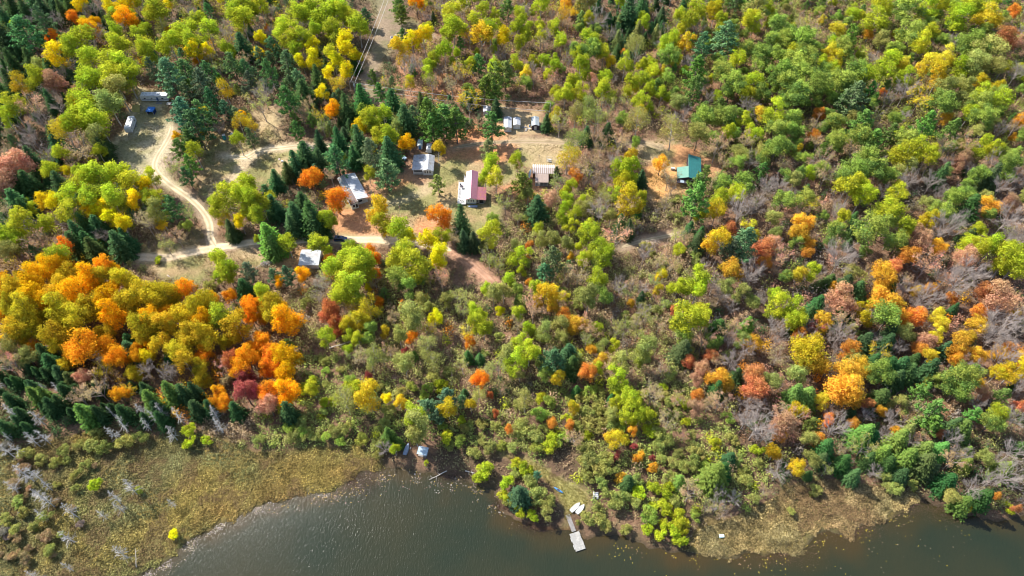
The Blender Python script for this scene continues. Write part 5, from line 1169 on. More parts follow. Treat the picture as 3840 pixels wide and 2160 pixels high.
# lily pads and floating leaves
def pads(name, pxs, n, spread, cols, size, label, seed):
    r = np.random.default_rng(seed)
    line = catmull(wpoly(pxs), .5)
    q = line[r.integers(0, len(line), n)] + r.normal(0, 1, (n, 2)) * spread
    cl = fnoise(q[:, 0], q[:, 1], 3.0)
    k = (sdist(LAKE, q[:, 0], q[:, 1]) > .1) & (cl > r.uniform(.42, .66, n))
    q = q[k]; n = len(q)
    a = np.arange(6) * math.pi / 3
    s = size * r.uniform(.5, 1.4, n); rot = r.uniform(0, 6.28, n)
    v = np.stack([q[:, None, 0] + np.cos(a + rot[:, None]) * s[:, None], q[:, None, 1] + np.sin(a + rot[:, None]) * s[:, None] * .9, np.full((n, 6), -.135) + r.uniform(-.01, .012, (n, 6))], -1).reshape(-1, 3)
    f = np.arange(6 * n).reshape(n, 6)
    cc = np.array(cols)[r.integers(0, len(cols), n)] * r.uniform(.7, 1.2, (n, 1))
    o = link(name, mesh_np(name, v, f, COVER, cols=np.repeat(cc, 6, 0)))
    return tag(o, label, 'lily pads', kind='stuff')
pads('lily_pads', [(500, 2190), (596, 2135), (660, 2090), (710, 2050), (800, 1990), (900, 1945), (980, 1905)], 1900, 1.2, [(.36, .31, .28), (.28, .22, .20), (.40, .32, .18)], .09, 'pale lily pads fringing the golden marsh', 1)
pads('floating_leaves', [(1000, 1900), (1150, 1860), (1260, 1850), (1330, 1830), (1430, 1790), (1500, 1790), (1600, 1800), (1700, 1810), (1800, 1850), (1850, 1900), (1910, 1960)], 1700, 1.7, [(.40, .30, .24), (.33, .20, .16), (.58, .40, .08), (.5, .45, .4)], .10, 'pinkish lily leaves floating off the canopy shore', 2)
pads('yellow_floating_leaves', [(2300, 2060), (2420, 2080), (2620, 2100), (2800, 2100), (2960, 2080), (3080, 2040), (3200, 2010), (3330, 1960), (3420, 1930)], 520, 1.5, [(.66, .50, .03), (.55, .45, .08), (.4, .25, .15)], .11, 'scattered yellow leaves floating beside the sedge shore', 3)
pads('drifting_leaves', [(2400, 2120), (2800, 2140), (3200, 2110), (3500, 2050), (3700, 2050)], 260, 4.0, [(.60, .46, .05), (.4, .3, .2)], .10, 'few single yellow leaves drifting on open water', 4)
# pinkish reeds standing in the shallows
rx, ry = gp(1365, 1822)
r6 = np.random.default_rng(9)
qx = float(rx) + r6.normal(0, 2.6, 5200); qy = float(ry) + r6.normal(0, 2.4, 5200)
k = (np.hypot(qx - rx, (qy - ry)) < 5.2)
for (a, b, s) in ((1690, 1790, 1.6), (1880, 1895, 1.6), (2040, 1985, 2.4), (3420, 1900, 2.5), (3560, 1925, 2.4), (2000, 1975, 2.), (3210, 1990, 3.), (2950, 2080, 3.)):
    cx, cy = gp(a, b); qx = np.concatenate([qx, float(cx) + r6.normal(0, s * 1.5, 1100)]); qy = np.concatenate([qy, float(cy) + r6.normal(0, s * .6, 1100)])
k = np.concatenate([k, np.ones(len(qx) - len(k), bool)])
qx, qy = qx[k], qy[k]
hh = np.maximum(.25, -.1 - height(qx, qy) + .22)
rc = np.tile(np.array([.29, .17, .135]), (len(qx), 1)) * (.6 + .8 * r6.random((len(qx), 1)))
blades('reeds', qx, qy, rc, hh, .035, 3, 'pinkish brown reeds standing in the shallow water', 'reeds', lean=.25)

# ------------------------------------------------------------------ buildings and belongings
WHITE = surf('white_siding', (.60, .60, .59), .6, .08, 2.0, dirt=(.52, .5, .46))
CREAM = surf('cream_siding', (.62, .64, .55), .6, .08, 2.0)
GREYWALL = surf('grey_boards', (.42, .42, .41), .8, .2, 2.0, streak=(1, 1, .2))
DARKWALL = surf('dark_stained_boards', (.05, .04, .055), .7, .3, 2.5)
BROWNWALL = surf('brown_boards', (.17, .11, .075), .8, .3, 2.5)
MAUVE = surf('mauve_metal_roof', (.46, .20, .255), .43, .10, 1.2, metal=.4, spec=1.0)
LEAFDIRT = (.40, .19, .085)
MAUVE_LEAFY = surf('leaf_strewn_mauve_roof', (.33, .125, .155), .45, .12, 2.2, dirt=LEAFDIRT)
ROOFGREY = surf('grey_felt_roof', (.38, .39, .41), .8, .16, 1.6, dirt=(.26, .24, .22))
ROOFWHITE = surf('white_metal_roof', (.48, .50, .52), .45, .07, .8, dirt=(.38, .35, .32))
ROOFBROWN = surf('brown_shingle_roof', (.155, .12, .11), .9, .35, 3.2, dirt=(.27, .17, .11))
ROOFGREEN_SHADE = surf('green_metal_roof_shaded', (.035, .175, .165), .4, .15, 1.5, spec=.5)  # cabin slope turned from the sun, its shade put into the colour
ROOFGREEN_LIT = surf('green_metal_roof_sunlit', (.16, .33, .25), .38, .10, 1.5, spec=.6)  # cabin slope facing the sun, its light put into the colour
ROOFTAN = surf('tan_metal_roof', (.38, .29, .24), .5, .12, 1.2)
ROOFRIB = surf('white_roof_rib', (.78, .75, .74), .45, .06, 1.5)
GLASS = surf('dark_window_glass', (.018, .026, .032), .08, .2, .8, spec=.8)
FRAME = surf('white_trim', (.66, .66, .65), .5, .04, 2.0)
DECK = surf('pale_deck_boards', (.52, .50, .47), .75, .15, 4.0, streak=(1, .15, 1))
WOOD = surf('weathered_wood', (.25, .23, .21), .85, .25, 5.0, streak=(.2, 2, 1))
TANDECK = surf('bare_plywood', (.50, .36, .22), .8, .2, 3.0)
POLEWOOD = surf('pole_wood', (.30, .27, .24), .9, .2, 3.0)
STEEL = surf('galvanised_steel', (.46, .47, .48), .45, .1, 2.0, metal=.5)
RUBBER = surf('tyre_rubber', (.02, .02, .021), .8, .2, 5)
NAVY = surf('navy_car_paint', (.020, .045, .105), .22, .06, 1.0, spec=.7)
BLUEFAB = surf('blue_tarp', (.03, .16, .50), .6, .12, 2.0)
OLIVEFAB = surf('olive_tarp', (.34, .29, .10), .8, .15, 2.5)
TEAL = surf('teal_plastic', (.015, .22, .24), .45, .08, 2.0)
PLASTICW = surf('white_plastic', (.46, .46, .45), .4, .05, 2.0)
TURQ = surf('turquoise_plastic', (.32, .66, .68), .4, .06, 2.0)
REDP = surf('red_cloth', (.55, .05, .05), .7, .08, 2.0)
PINK = surf('pink_trim', (.55, .16, .32), .5, .08, 2.0)
BLUEP = surf('blue_plastic', (.06, .20, .42), .45, .1, 2.0)
ALU = surf('weathered_aluminium_hull', (.27, .32, .42), .5, .12, 1.5, metal=.25, streak=(3, .4, 1))
BLUEROOF = surf('silver_blue_sheet_roof', (.44, .53, .60), .35, .15, 1.6, metal=.2, dirt=(.22, .3, .38))
GREYBOX = surf('transformer_grey', (.38, .40, .42), .5, .06, 2.0)
LOG = surf('barkless_log', (.52, .47, .42), .85, .2, 2.0)
SOIL = surf('dry_brush_sticks', (.25, .20, .185), .9, .35, 3.0)
STONE = surf('pale_sack', (.72, .68, .64), .8, .12, 3.0)

def win(parent, x0, x1, z0, z1, y, panes=1, name='window'):
    """window in a wall facing -y at depth y: frame bars, panes set back"""
    f = MB(); t = .07
    f.box(x0, x1, y - .05, y + .02, z0, z0 + t).box(x0, x1, y - .05, y + .02, z1 - t, z1).box(x0, x0 + t, y - .05, y + .02, z0 + t, z1 - t).box(x1 - t, x1, y - .05, y + .02, z0 + t, z1 - t)
    o = f.build(name, FRAME, parent)
    for k in range(panes):
        a = x0 + t + (x1 - x0 - 2 * t) * k / panes; b = x0 + t + (x1 - x0 - 2 * t) * (k + 1) / panes
        MB().box(a + .015, b - .015, y - .02, y + .015, z0 + t, z1 - t).build('pane', GLASS, o)
    return o
def win_x(parent, y0, y1, z0, z1, x, sgn=1):
    f = MB(); t = .07
    for a, b, c, d in ((y0, y1, z0, z0 + t), (y0, y1, z1 - t, z1), (y0, y0 + t, z0 + t, z1 - t), (y1 - t, y1, z0 + t, z1 - t)):
        f.box(min(x, x + .05 * sgn), max(x, x + .05 * sgn), a, b, c, d)
    o = f.build('window', FRAME, parent)
    MB().box(min(x, x + .025 * sgn), max(x, x + .025 * sgn), y0 + t, y1 - t, z0 + t, z1 - t).build('pane', GLASS, o)
def at(x, y): return (x, y, hz(x, y))
def ribs(parent, a0, a1, b0, b1, n, mat, w=.05, h=.05, name='rib', inset=.5):
    """standing seams between lines a (eave) and b (ridge)"""
    a0, a1, b0, b1 = map(Vector, (a0, a1, b0, b1))
    for k in range(n):
        t = (k + inset) / n
        p, q = a0.lerp(a1, t), b0.lerp(b1, t)
        d = (q - p); L = d.length; d.normalize(); s = (a1 - a0).normalized(); nn = s.cross(d)
        if nn.z < 0: nn = -nn
        m = MB(); ring = lambda c: [c - s * w / 2, c + s * w / 2, c + s * w / 2 + nn * h, c - s * w / 2 + nn * h]
        m.loft([ring(p), ring(q)]); m.build(name, mat, parent)

# --- mauve roofed mobile home with deck and side room
t = thing('mobile_home', 'long cream mobile home with mauve metal roof, white deck and side room', 'house', at(-15.15, 187.2))
W_, L_ = 1.95, 14.4
MB().prism_y([(-W_, .55), (W_, .55), (W_, 2.75), (0, 3.45), (-W_, 2.75)], 0, L_).build('wall', CREAM, t)
MB().box(-W_ + .08, W_ - .08, .1, L_ - .1, -.1, .56).build('skirting', GREYWALL, t)
for s in (-1, 1):
    e0, e1 = (s * 2.25, -.3, 2.68), (s * 2.25, L_ + .3, 2.68); r0, r1 = (0, -.3, 3.58), (0, L_ + .3, 3.58)
    MB().slab([e0, e1, r1, r0], .07).build('roof', MAUVE, t)
    ribs(t, (s * 2.25, -.2, 2.69), (s * 2.25, L_ + .2, 2.69), (0, -.2, 3.585), (0, L_ + .2, 3.585), 40, MAUVE, .05, .04)
MB().tube((0, -.32, 3.6), (0, L_ + .32, 3.6), .07).build('ridge_cap', MAUVE, t)
for k in (-1.15, -.25, .65): win(t, k, k + .6, 1.35, 2.45, -.02, 1)
for k in (2.2, 5.5, 9.5, 12.4): win_x(t, k, k + 1.2, 1.4, 2.3, -W_ - .02, -1)
MB().tube((-1.0, 9.5, 3.1), (-1.0, 9.5, 3.75), .09).build('vent_pipe', STEEL, t)
sr = MB().prism_y([(2.0, .1), (5.3, .1), (5.3, 2.15), (2.0, 2.45)], .3, 6.3).build('side_room', BROWNWALL, t)
MB().slab([(2.3, -.15, 2.62), (5.6, -.15, 2.28), (5.6, 6.6, 2.28), (2.3, 6.6, 2.62)], .08).build('side_roof', MAUVE_LEAFY, t)
ribs(t, (5.6, -.1, 2.29), (5.6, 6.5, 2.29), (2.3, -.1, 2.63), (2.3, 6.5, 2.63), 17, MAUVE_LEAFY, .05, .04)
win(t, 2.2, 2.75, .7, 2.2, .28); win(t, 2.95, 4.75, .2, 2.2, .28, 2, 'sliding_door'); win(t, 4.85, 5.25, .7, 2.0, .28)
dk = MB().box(-5.0, -2.0, -.6, 11.2, .45, .6).build('deck', DECK, t)
for k in range(14): MB().box(-4.98, -2.02, -.58 + k * .84, -.58 + k * .84 + .80, .602, .625).build('plank', DECK, dk)
for px_ in np.arange(-.5, 11.3, 1.95): MB().box(-5.02, -4.92, px_, px_ + .1, -.05, 1.6).build('post', FRAME, dk)
for z_ in (1.05, 1.5):
    MB().box(-5.0, -4.94, -.5, 11.2, z_, z_ + .08).build('rail', FRAME, dk)
    MB().box(-4.94, -2.05, -.62, -.55, z_, z_ + .08).build('rail', FRAME, dk)
MB().box(-3.1, -2.0, 11.2, 14.3, .45, .6).build('deck_walkway', DECK, t)
MB().box(-3.12, -3.05, 11.2, 14.3, 1.4, 1.5).build('walkway_rail', FRAME, t)
for k in range(4): MB().box(-3.10, -3.03, 11.3 + k * .95, 11.38 + k * .95, .6, 1.4).build('post', FRAME, t)
# patio things on the deck
c = thing('patio_table', 'dark round patio table on the white deck', 'table', (-18.9, 195.2, hz(-15.15, 187.2) + .63))
MB().loft([[(.62 * math.cos(a), .62 * math.sin(a), z) for a in np.linspace(0, 2 * math.pi, 17)[:-1]] for z in (.68, .72)]).build('table_top', DARKWALL, c)
MB().tube((0, 0, 0), (0, 0, .68), .05).build('leg', STEEL, c); MB().tube((0, 0, 0), (0, 0, .05), .3, .1, 10).build('foot', STEEL, c)
def chair(x, y, z, rz, lab, mat):
    c = thing('garden_chair', lab, 'chair', (x, y, z), rz)
    MB().box(-.25, .25, -.25, .25, .40, .45).build('seat', mat, c); MB().box(-.25, .25, .22, .28, .45, .95).build('backrest', mat, c)
    for a in (-.22, .22):
        for b in (-.22, .22): MB().tube((a, b, 0), (a, b, .4), .025).build('leg', mat, c)
zd = hz(-15.15, 187.2) + .63
chair(-19.3, 196.3, zd, .5, 'dark garden chair tucked beside the round patio table', DARKWALL)
chair(-18.3, 188.2, zd, 2.4, 'white garden chair at the stair end of the deck', PLASTICW)
chair(-19.1, 188.0, zd, 3.5, 'grey garden chair at the stair end of the deck', GREYWALL)
b = thing('aluminium_boat', 'pale rowing boat lying under the three windows of the mauve home', 'boat', at(-14.6, 185.9), .05)
def hull(parent, L, W, H, mat, name='hull', up=True, deckmat=None):
    rings = []
    for s_, wf, zf in ((-.5, .82, .0), (-.2, 1.0, .0), (.15, .95, .02), (.36, .55, .12), (.5, .05, .35)):
        y_ = s_ * L; w = W / 2 * wf
        pr = [(-w, H), (-w * .8, H * zf + .03), (0, H * zf * .9), (w * .8, H * zf + .03), (w, H)]
        rings.append([(x_, y_, z_ if up else H - z_) for x_, z_ in pr])
    m = MB(); m.loft(rings, cap=False)
    i = 0; m.f.append([0, 1, 2, 3, 4])
    o = m.build(name, mat, parent)
    sm_ = o.modifiers.new('thick', 'SOLIDIFY'); sm_.thickness = .05; sm_.offset = 1 if up else -1
    return o
b.rotation_euler[2] = math.pi / 2
hull(b, 3.6, 1.1, .4, ALU, up=False)
MB().box(-.04, .04, -1.6, 1.2, .4, .45).build('keel', ALU, b)

# --- white cottage: low-slope wing and gabled front
t = thing('white_cottage', 'white cottage with grey low wing and white ribbed gable roof', 'house', at(-36.2, 203.5))
MB().box(-1.8, 2.1, 0, 8.0, -.1, 2.45).build('wing', WHITE, t)
MB().slab([(-2.15, -.35, 2.52), (2.15, -.35, 2.9), (2.15, 8.3, 2.9), (-2.15, 8.3, 2.52)], .1).build('wing_roof', ROOFGREY, t)
MB().prism_y([(2.1, -.1), (5.8, -.1), (5.8, 2.5), (3.95, 3.3), (2.1, 2.75)], -.5, 7.6).build('gable_wall', WHITE, t)
for q, m_ in (([(1.95, -.85, 2.78), (3.95, -.85, 3.42), (3.95, 7.9, 3.42), (1.95, 7.9, 2.95)], ROOFWHITE), ([(3.95, -.85, 3.42), (6.15, -.85, 2.5), (6.15, 7.9, 2.5), (3.95, 7.9, 3.42)], ROOFGREY)):
    MB().slab(q, .08).build('gable_roof', m_, t)
ribs(t, (6.1, -.8, 2.53), (6.1, 7.8, 2.53), (3.95, -.8, 3.43), (3.95, 7.8, 3.43), 20, ROOFGREY, .05, .05)
ribs(t, (2.0, -.8, 2.82), (2.0, 7.8, 2.98), (3.95, -.8, 3.43), (3.95, 7.8, 3.43), 20, ROOFWHITE, .05, .05)
win(t, -1.5, 1.7, 1.3, 2.2, -.02, 5)
for k in (2.55, 3.5, 4.45): win(t, k, k + .62, 1.0, 2.3, -.52, 2)
win_x(t, 1.5, 2.7, 1.2, 2.2, 5.82, 1); win_x(t, 4.6, 5.6, 1.2, 2.2, 5.82, 1)
MB().box(-1.85, 2.09, -.06, -.015, -.08, .95).build('skirting_board', GREYWALL, t)
MB().tube((-1.0, 6.7, 2.6), (-1.0, 6.7, 3.3), .16).build('chimney_pipe', STEEL, t)
MB().tube((1.3, 6.9, 2.8), (1.3, 6.9, 3.15), .1).build('vent_pipe', PLASTICW, t)
dk = MB().box(-.6, 2.0, 8.35, 10.6, .1, .25).build('back_deck', TANDECK, t)
MB().box(-2.9, -1.85, 5.8, 7.6, -.05, .9).build('wood_bin', GREYWALL, t)
MB().box(-2.85, -1.9, 5.9, 7.5, .9, .95).build('bin_lid', TANDECK, t)
c = thing('round_tub', 'round blue topped tub in the shade beside the white cottage', 'tub', at(-42.2, 212))
MB().loft([[(.78 * math.cos(a), .78 * math.sin(a), z) for a in np.linspace(0, 2 * math.pi, 21)[:-1]] for z in (-.05, .75)]).build('tub_wall', surf('dark_tub', (.05, .09, .13), .6), c)
MB().loft([[(r_ * math.cos(a), r_ * math.sin(a), z) for a in np.linspace(0, 2 * math.pi, 21)[:-1]] for r_, z in ((.84, .752), (.84, .80), (.7, .86))]).build('cover', surf('sky_blue_cover', (.36, .52, .66), .5), c)
c = thing('garden_shed', 'narrow pale blue shed behind the white cottage', 'shed', at(-36.6, 218))
MB().prism_y([(-.9, -.05), (.9, -.05), (.9, 1.9), (0, 2.3), (-.9, 1.9)], 0, 3.6).build('wall', WHITE, c)
for s in (-1, 1): MB().slab([(s * 1.05, -.15, 1.88), (0, -.15, 2.42), (0, 3.75, 2.42), (s * 1.05, 3.75, 1.88)], .06).build('roof', surf('pale_teal_roof', (.42, .52, .52), .5, .12, 2, dirt=(.3, .3, .27)), c)
MB().box(-.4, .4, -.03, -.005, 0, 1.75).build('door', BLUEP, c)
def trailer(name, lab, x, y, rz, W, L, H, stripes=True, cat='trailer', stripe=None):
    """travel trailer: body on two axles, awning rail, windows, roof vents. long side along local y, door on +x"""
    t = thing(name, lab, cat, at(x, y), rz)
    z0 = .5
    pr = [(-L / 2 + .25, z0), (L / 2 - .1, z0), (L / 2, z0 + .5), (L / 2 - .05, H), (-L / 2 + .35, H), (-L / 2, H - .45), (-L / 2 + .02, z0 + .55)]
    MB().loft([[(-W / 2, a, b) for a, b in pr], [(W / 2, a, b) for a, b in pr]]).build('body', WHITE, t)
    MB().box(-W / 2 + .04, W / 2 - .04, -L / 2 + .38, L / 2 - .08, H + .002, H + .06).build('roof', surf('chalky_trailer_roof', (.66, .66, .67), .6, .12, 1.6, dirt=(.20, .20, .21)), t)
    for k in (-.28, .05, .3): MB().box(-.25, .25, k * L - .25, k * L + .25, H + .06, H + .2).build('roof_vent', PLASTICW, t)
    MB().box(-.4, .4, .17 * L - .5, .17 * L + .5, H + .06, H + .32, .06).build('air_conditioner', GREYBOX, t)
    for s in (-1, 1):
        if stripe: MB().box(s * W / 2 - .004 if s < 0 else W / 2 - .02, s * W / 2 + .02 if s < 0 else W / 2 + .004, -L / 2 + .3, L / 2 - .12, z0 + .55, z0 + .75).build('stripe', stripe, t)
        for k, wd in ((-.34, .9), (-.08, .6), (.30, 1.0)): win_x(t, k * L - wd / 2, k * L + wd / 2, 1.5, 2.2, s * (W / 2 + .005), s)
        for k in (-.55, .45):
            w = MB().tube((s * (W / 2 - .28), k, .33), (s * (W / 2 - .04), k, .33), .33, .33, 14).build('wheel', RUBBER, t)
            MB().tube((s * (W / 2 - .04), k, .33), (s * (W / 2 - .02), k, .33), .18, .18, 10).build('rim', STEEL, w)
    d = MB().box(W / 2 + .002, W / 2 + .03, .08 * L, .08 * L + .75, z0 + .15, 2.35).build('door', surf('door_blue', (.05, .09, .2), .5) if stripe else FRAME, t)
    MB().box(W / 2 + .03, W / 2 + .06, .08 * L + .6, .08 * L + .68, 1.35, 1.5).build('handle', STEEL, d)
    MB().box(W / 2, W / 2 + .5, .08 * L - .1, .08 * L + .85, .0, .28).build('step', WOOD, t)
    MB().tube((-.5, -L / 2 + .2, z0), (0, -L / 2 - 1.0, .45), .05).tube((.5, -L / 2 + .2, z0), (0, -L / 2 - 1.0, .45), .05).build('hitch', STEEL, t)
    MB().tube((0, -L / 2 - .75, .0), (0, -L / 2 - .75, .6), .05).build('jack', STEEL, t)
    return t
trailer('small_camper', 'small white camper half hidden by the willow yellow tree behind the cottage', -32.8, 217.2, math.pi, 1.9, 4.0, 2.3)

# --- white roofed house at an angle
ux_, uy_ = .468, -.884
t = thing('white_roofed_house', 'house with broad white metal roof and brown shingle front room', 'house', at(-63.8, 199.0), math.atan2(-ux_, uy_) + math.pi)
# local +y runs from the back of the ridge to its front turned so that local -y points to the front
Lh = 15.4
MB().prism_y([(-2.2, -.1), (4.1, -.1), (4.1, 2.62), (0, 3.45), (-2.2, 2.75)], -Lh + 1.4, -.3).build('wall', GREYWALL, t)
MB().slab([(0, .15, 3.62), (4.5, .15, 2.68), (4.5, -Lh + .8, 2.68), (0, -Lh + .8, 3.62)], .09).build('roof', ROOFWHITE, t)
ribs(t, (4.5, .1, 2.69), (4.5, -Lh + .9, 2.69), (0, .1, 3.625), (0, -Lh + .9, 3.625), 15, ROOFWHITE, .05, .035)
MB().slab([(0, .15, 3.62), (-2.5, .15, 2.8), (-2.5, -8.4, 2.8), (0, -8.4, 3.62)], .09).build('back_roof', surf('shaded_slope_roof', (.24, .29, .29), .8, .2, 2, dirt=(.3, .19, .13)), t)  # shadowed half of the roof, the shade painted in as grey-green
MB().slab([(0, -8.42, 3.58), (-2.9, -8.42, 2.7), (-2.9, -Lh - .4, 2.7), (0, -Lh - .4, 3.58)], .1).build('shingle_roof', ROOFBROWN, t)
MB().tube((0, .2, 3.64), (0, -Lh - .45, 3.64), .09).build('ridge_cap', FRAME, t)
MB().prism_y([(-2.6, -.1), (-.02, -.1), (-.02, 3.35), (-2.6, 2.6)], -Lh, -Lh + 1.38).build('front_room', CREAM, t)
win(t, -2.1, -1.2, .9, 2.3, -Lh - .02); win(t, -1.05, -.15, .3, 2.3, -Lh - .02)
win(t, .5, 2.2, 1.0, 2.2, -Lh + 1.38, 2)
MB().box(-2.95, -2.85, -Lh - .4, -8.4, 2.55, 2.72).build('gutter', FRAME, t)
MB().tube((-1.2, -4.0, 3.0), (-1.2, -4.0, 3.8), .13).build('chimney_pipe', STEEL, t)

# --- tan roofed cottage
t = thing('tan_roofed_cottage', 'cottage with tan metal roof, white ribs and a covered front porch', 'house', at(12.0, 201.0), math.radians(-1.5))
MB().prism_x([(.2, -.1), (4.4, -.1), (4.4, 2.6), (2.1, 3.4), (.2, 2.62)], -4.0, 4.0).build('wall', BROWNWALL, t)
pf = MB().slab([(-4.3, 2.1, 3.6), (4.3, 2.1, 3.6), (4.3, 4.75, 2.66), (-4.3, 4.75, 2.66)], .08).build('back_roof', ROOFTAN, t)
ribs(t, (-4.3, 4.75, 2.67), (4.3, 4.75, 2.67), (-4.3, 2.1, 3.61), (4.3, 2.1, 3.61), 11, ROOFRIB, .30, .03)
MB().slab([(-4.3, 2.1, 3.6), (4.3, 2.1, 3.6), (4.3, -.15, 2.66), (-4.3, -.15, 2.66)], .08).build('front_roof', ROOFTAN, t)
ribs(t, (-4.3, -.1, 2.68), (4.3, -.1, 2.68), (-4.3, 2.1, 3.61), (4.3, 2.1, 3.61), 11, ROOFRIB, .13, .03)
MB().slab([(-3.2, -.17, 2.62), (1.9, -.17, 2.62), (1.9, -4.4, 2.1), (-3.2, -4.4, 2.1)], .07).build('porch_roof', ROOFTAN, t)
ribs(t, (-3.15, -4.35, 2.11), (1.85, -4.35, 2.11), (-3.15, -.2, 2.625), (1.85, -.2, 2.625), 24, ROOFTAN, .05, .03)
for x_ in (-3.0, -1.3, .2, 1.7): MB().box(x_ - .06, x_ + .06, -4.2, -4.08, -.05, 2.08).build('post', FRAME, t)
MB().box(-3.1, 1.8, -4.3, .2, -.05, .12).build('porch_floor', WOOD, t)
win(t, -2.6, -1.4, 1.0, 2.2, .18); win(t, -.2, .8, .1, 2.1, .18, 1, 'door')
MB().tube((2.2, 1.2, 2.9), (2.2, 1.2, 5.6), .035).tube((1.7, 1.2, 5.4), (2.7, 1.2, 5.4), .02).build('antenna', STEEL, t)
c = thing('canoe', 'pale blue canoe propped against the tan roofed cottage', 'canoe', (7.0, 202.4, hz(7, 202.4)), math.radians(-25))
o = hull(c, 3.6, .8, .4, surf('pale_blue_hull', (.42, .55, .66), .4), up=True); c.rotation_euler[0] = math.radians(58); c.location[2] += 1.55
MB().box(-.35, .35, -.9, -.75, .3, .34).build('thwart', WOOD, c); MB().box(-.38, .38, .2, .35, .3, .34).build('thwart', WOOD, c)
c = thing('garden_swing', 'white garden swing with A shaped frame behind the tan roofed cottage', 'swing', at(14.6, 211.0), math.radians(-8))
for s in (-1, 1):
    MB().tube((s * 1.0, -.9, 0), (s * 1.0, 0, 2.1), .05).tube((s * 1.0, .9, 0), (s * 1.0, 0, 2.1), .05).tube((s, -.45, 1.05), (s, .45, 1.05), .04).build('frame', PLASTICW, c)
MB().tube((-1.1, 0, 2.1), (1.1, 0, 2.1), .05).build('top_bar', PLASTICW, c)
for y_ in (-.62, .5): MB().box(-.85, .85, y_ - .2, y_ + .2, .42, .47).build('seat', PLASTICW, c)
MB().box(-.6, .6, -.22, .12, .72, .77).build('table', PLASTICW, c)
c = thing('clothes_post', 'bare wooden clothes post standing in the grass behind the tan roof', 'post', at(10.6, 211.6))
MB().tube((0, 0, -.1), (0, 0, 2.6), .07).build('post', POLEWOOD, c); MB().tube((-.45, 0, 2.45), (.45, 0, 2.45), .04).build('crossbar', POLEWOOD, c)

# --- green roofed cabin
t = thing('green_roofed_cabin', 'dark cabin with green metal roof, main slope coloured for shade, side slope for sun', 'cabin', at(66.4, 197.6), math.radians(-9))
MB().prism_y([(-.1, -.1), (4.6, -.1), (4.6, 2.5), (-.1, 3.55)], .2, 12.7).build('wall', DARKWALL, t)
MB().slab([(0, 0, 3.8), (5.0, 0, 2.6), (5.0, 13.0, 2.6), (0, 13.0, 3.8)], .09).build('main_roof', ROOFGREEN_SHADE, t)
ribs(t, (5.0, .1, 2.61), (5.0, 12.9, 2.61), (0, .1, 3.805), (0, 12.9, 3.805), 30, ROOFGREEN_SHADE, .05, .04)
MB().prism_y([(-3.7, -.1), (-.1, -.1), (-.1, 3.5), (-3.7, 2.45)], .4, 5.9).build('side_wing', DARKWALL, t)
MB().slab([(0, 0, 3.795), (-4.1, 0, 2.55), (-4.1, 6.2, 2.55), (0, 6.2, 3.795)], .09).build('side_roof', ROOFGREEN_LIT, t)
ribs(t, (-4.1, .1, 2.56), (-4.1, 6.1, 2.56), (0, .1, 3.80), (0, 6.1, 3.80), 15, ROOFGREEN_LIT, .05, .045)
MB().tube((0, -.02, 3.82), (0, 13.02, 3.82), .07).build('ridge_cap', ROOFGREEN_LIT, t)
MB().slab([(-4.0, -.02, 2.2), (.2, -.02, 2.2), (.2, -1.6, 1.95), (-4.0, -1.6, 1.95)], .06).build('porch_roof', DARKWALL, t)
MB().slab([(-2.7, -.2, 2.25), (-1.3, -.2, 2.25), (-1.3, -1.45, 2.055), (-2.7, -1.45, 2.055)], .03).build('skylight', surf('cloudy_skylight', (.32, .38, .42), .3), t)
for x_ in (-3.9, -1.9, .1): MB().box(x_ - .05, x_ + .05, -1.55, -1.45, -.05, 1.93).build('post', DARKWALL, t)
win(t, -3.2, -2.0, 1.0, 2.0, .38); win(t, 1.2, 2.6, 1.0, 2.2, .18, 2)
c = thing('chest_freezer', 'white chest freezer standing beside the green side roof', 'freezer', at(62.3, 205.9), math.radians(-9))
MB().box(-.75, .75, -.4, .4, 0, .85, .05).build('body', PLASTICW, c); MB().box(-.77, .77, -.42, .42, .86, .96, .03).build('lid', PLASTICW, c); MB().box(-.1, .1, -.46, -.42, .82, .9).build('handle', STEEL, c)
c = thing('wooden_rack', 'small brown wooden rack next to the white chest freezer', 'rack', at(63.9, 205.6), math.radians(-9))
for z_ in (.35, .7): MB().box(-.45, .45, -.3, .3, z_, z_ + .04).build('shelf', BROWNWALL, c)
for a in (-.42, .42):
    for b_ in (-.27, .27): MB().tube((a, b_, 0), (a, b_, .75), .03).build('leg', BROWNWALL, c)

# --- white metal shed by the road
t = thing('metal_shed', 'white metal shed under green trees just off the sandy road', 'shed', at(-69.7, 156.2))
MB().prism_x([(.1, -.1), (6.6, -.1), (6.6, 2.1), (5.2, 2.6), (.1, 2.0)], -3.2, 3.2).build('wall', WHITE, t)
MB().slab([(-3.5, 5.2, 2.72), (3.5, 5.2, 2.72), (3.5, -.2, 2.1), (-3.5, -.2, 2.1)], .06).build('roof', ROOFWHITE, t)
MB().slab([(-3.5, 5.2, 2.72), (3.5, 5.2, 2.72), (3.5, 6.9, 2.12), (-3.5, 6.9, 2.12)], .06).build('back_roof', ROOFWHITE, t)
ribs(t, (-3.5, -.15, 2.105), (3.5, -.15, 2.105), (-3.5, 5.2, 2.725), (3.5, 5.2, 2.725), 26, ROOFWHITE, .05, .035)
MB().box(-.9, .9, .06, .09, 0, 1.85).build('door', GREYWALL, t)

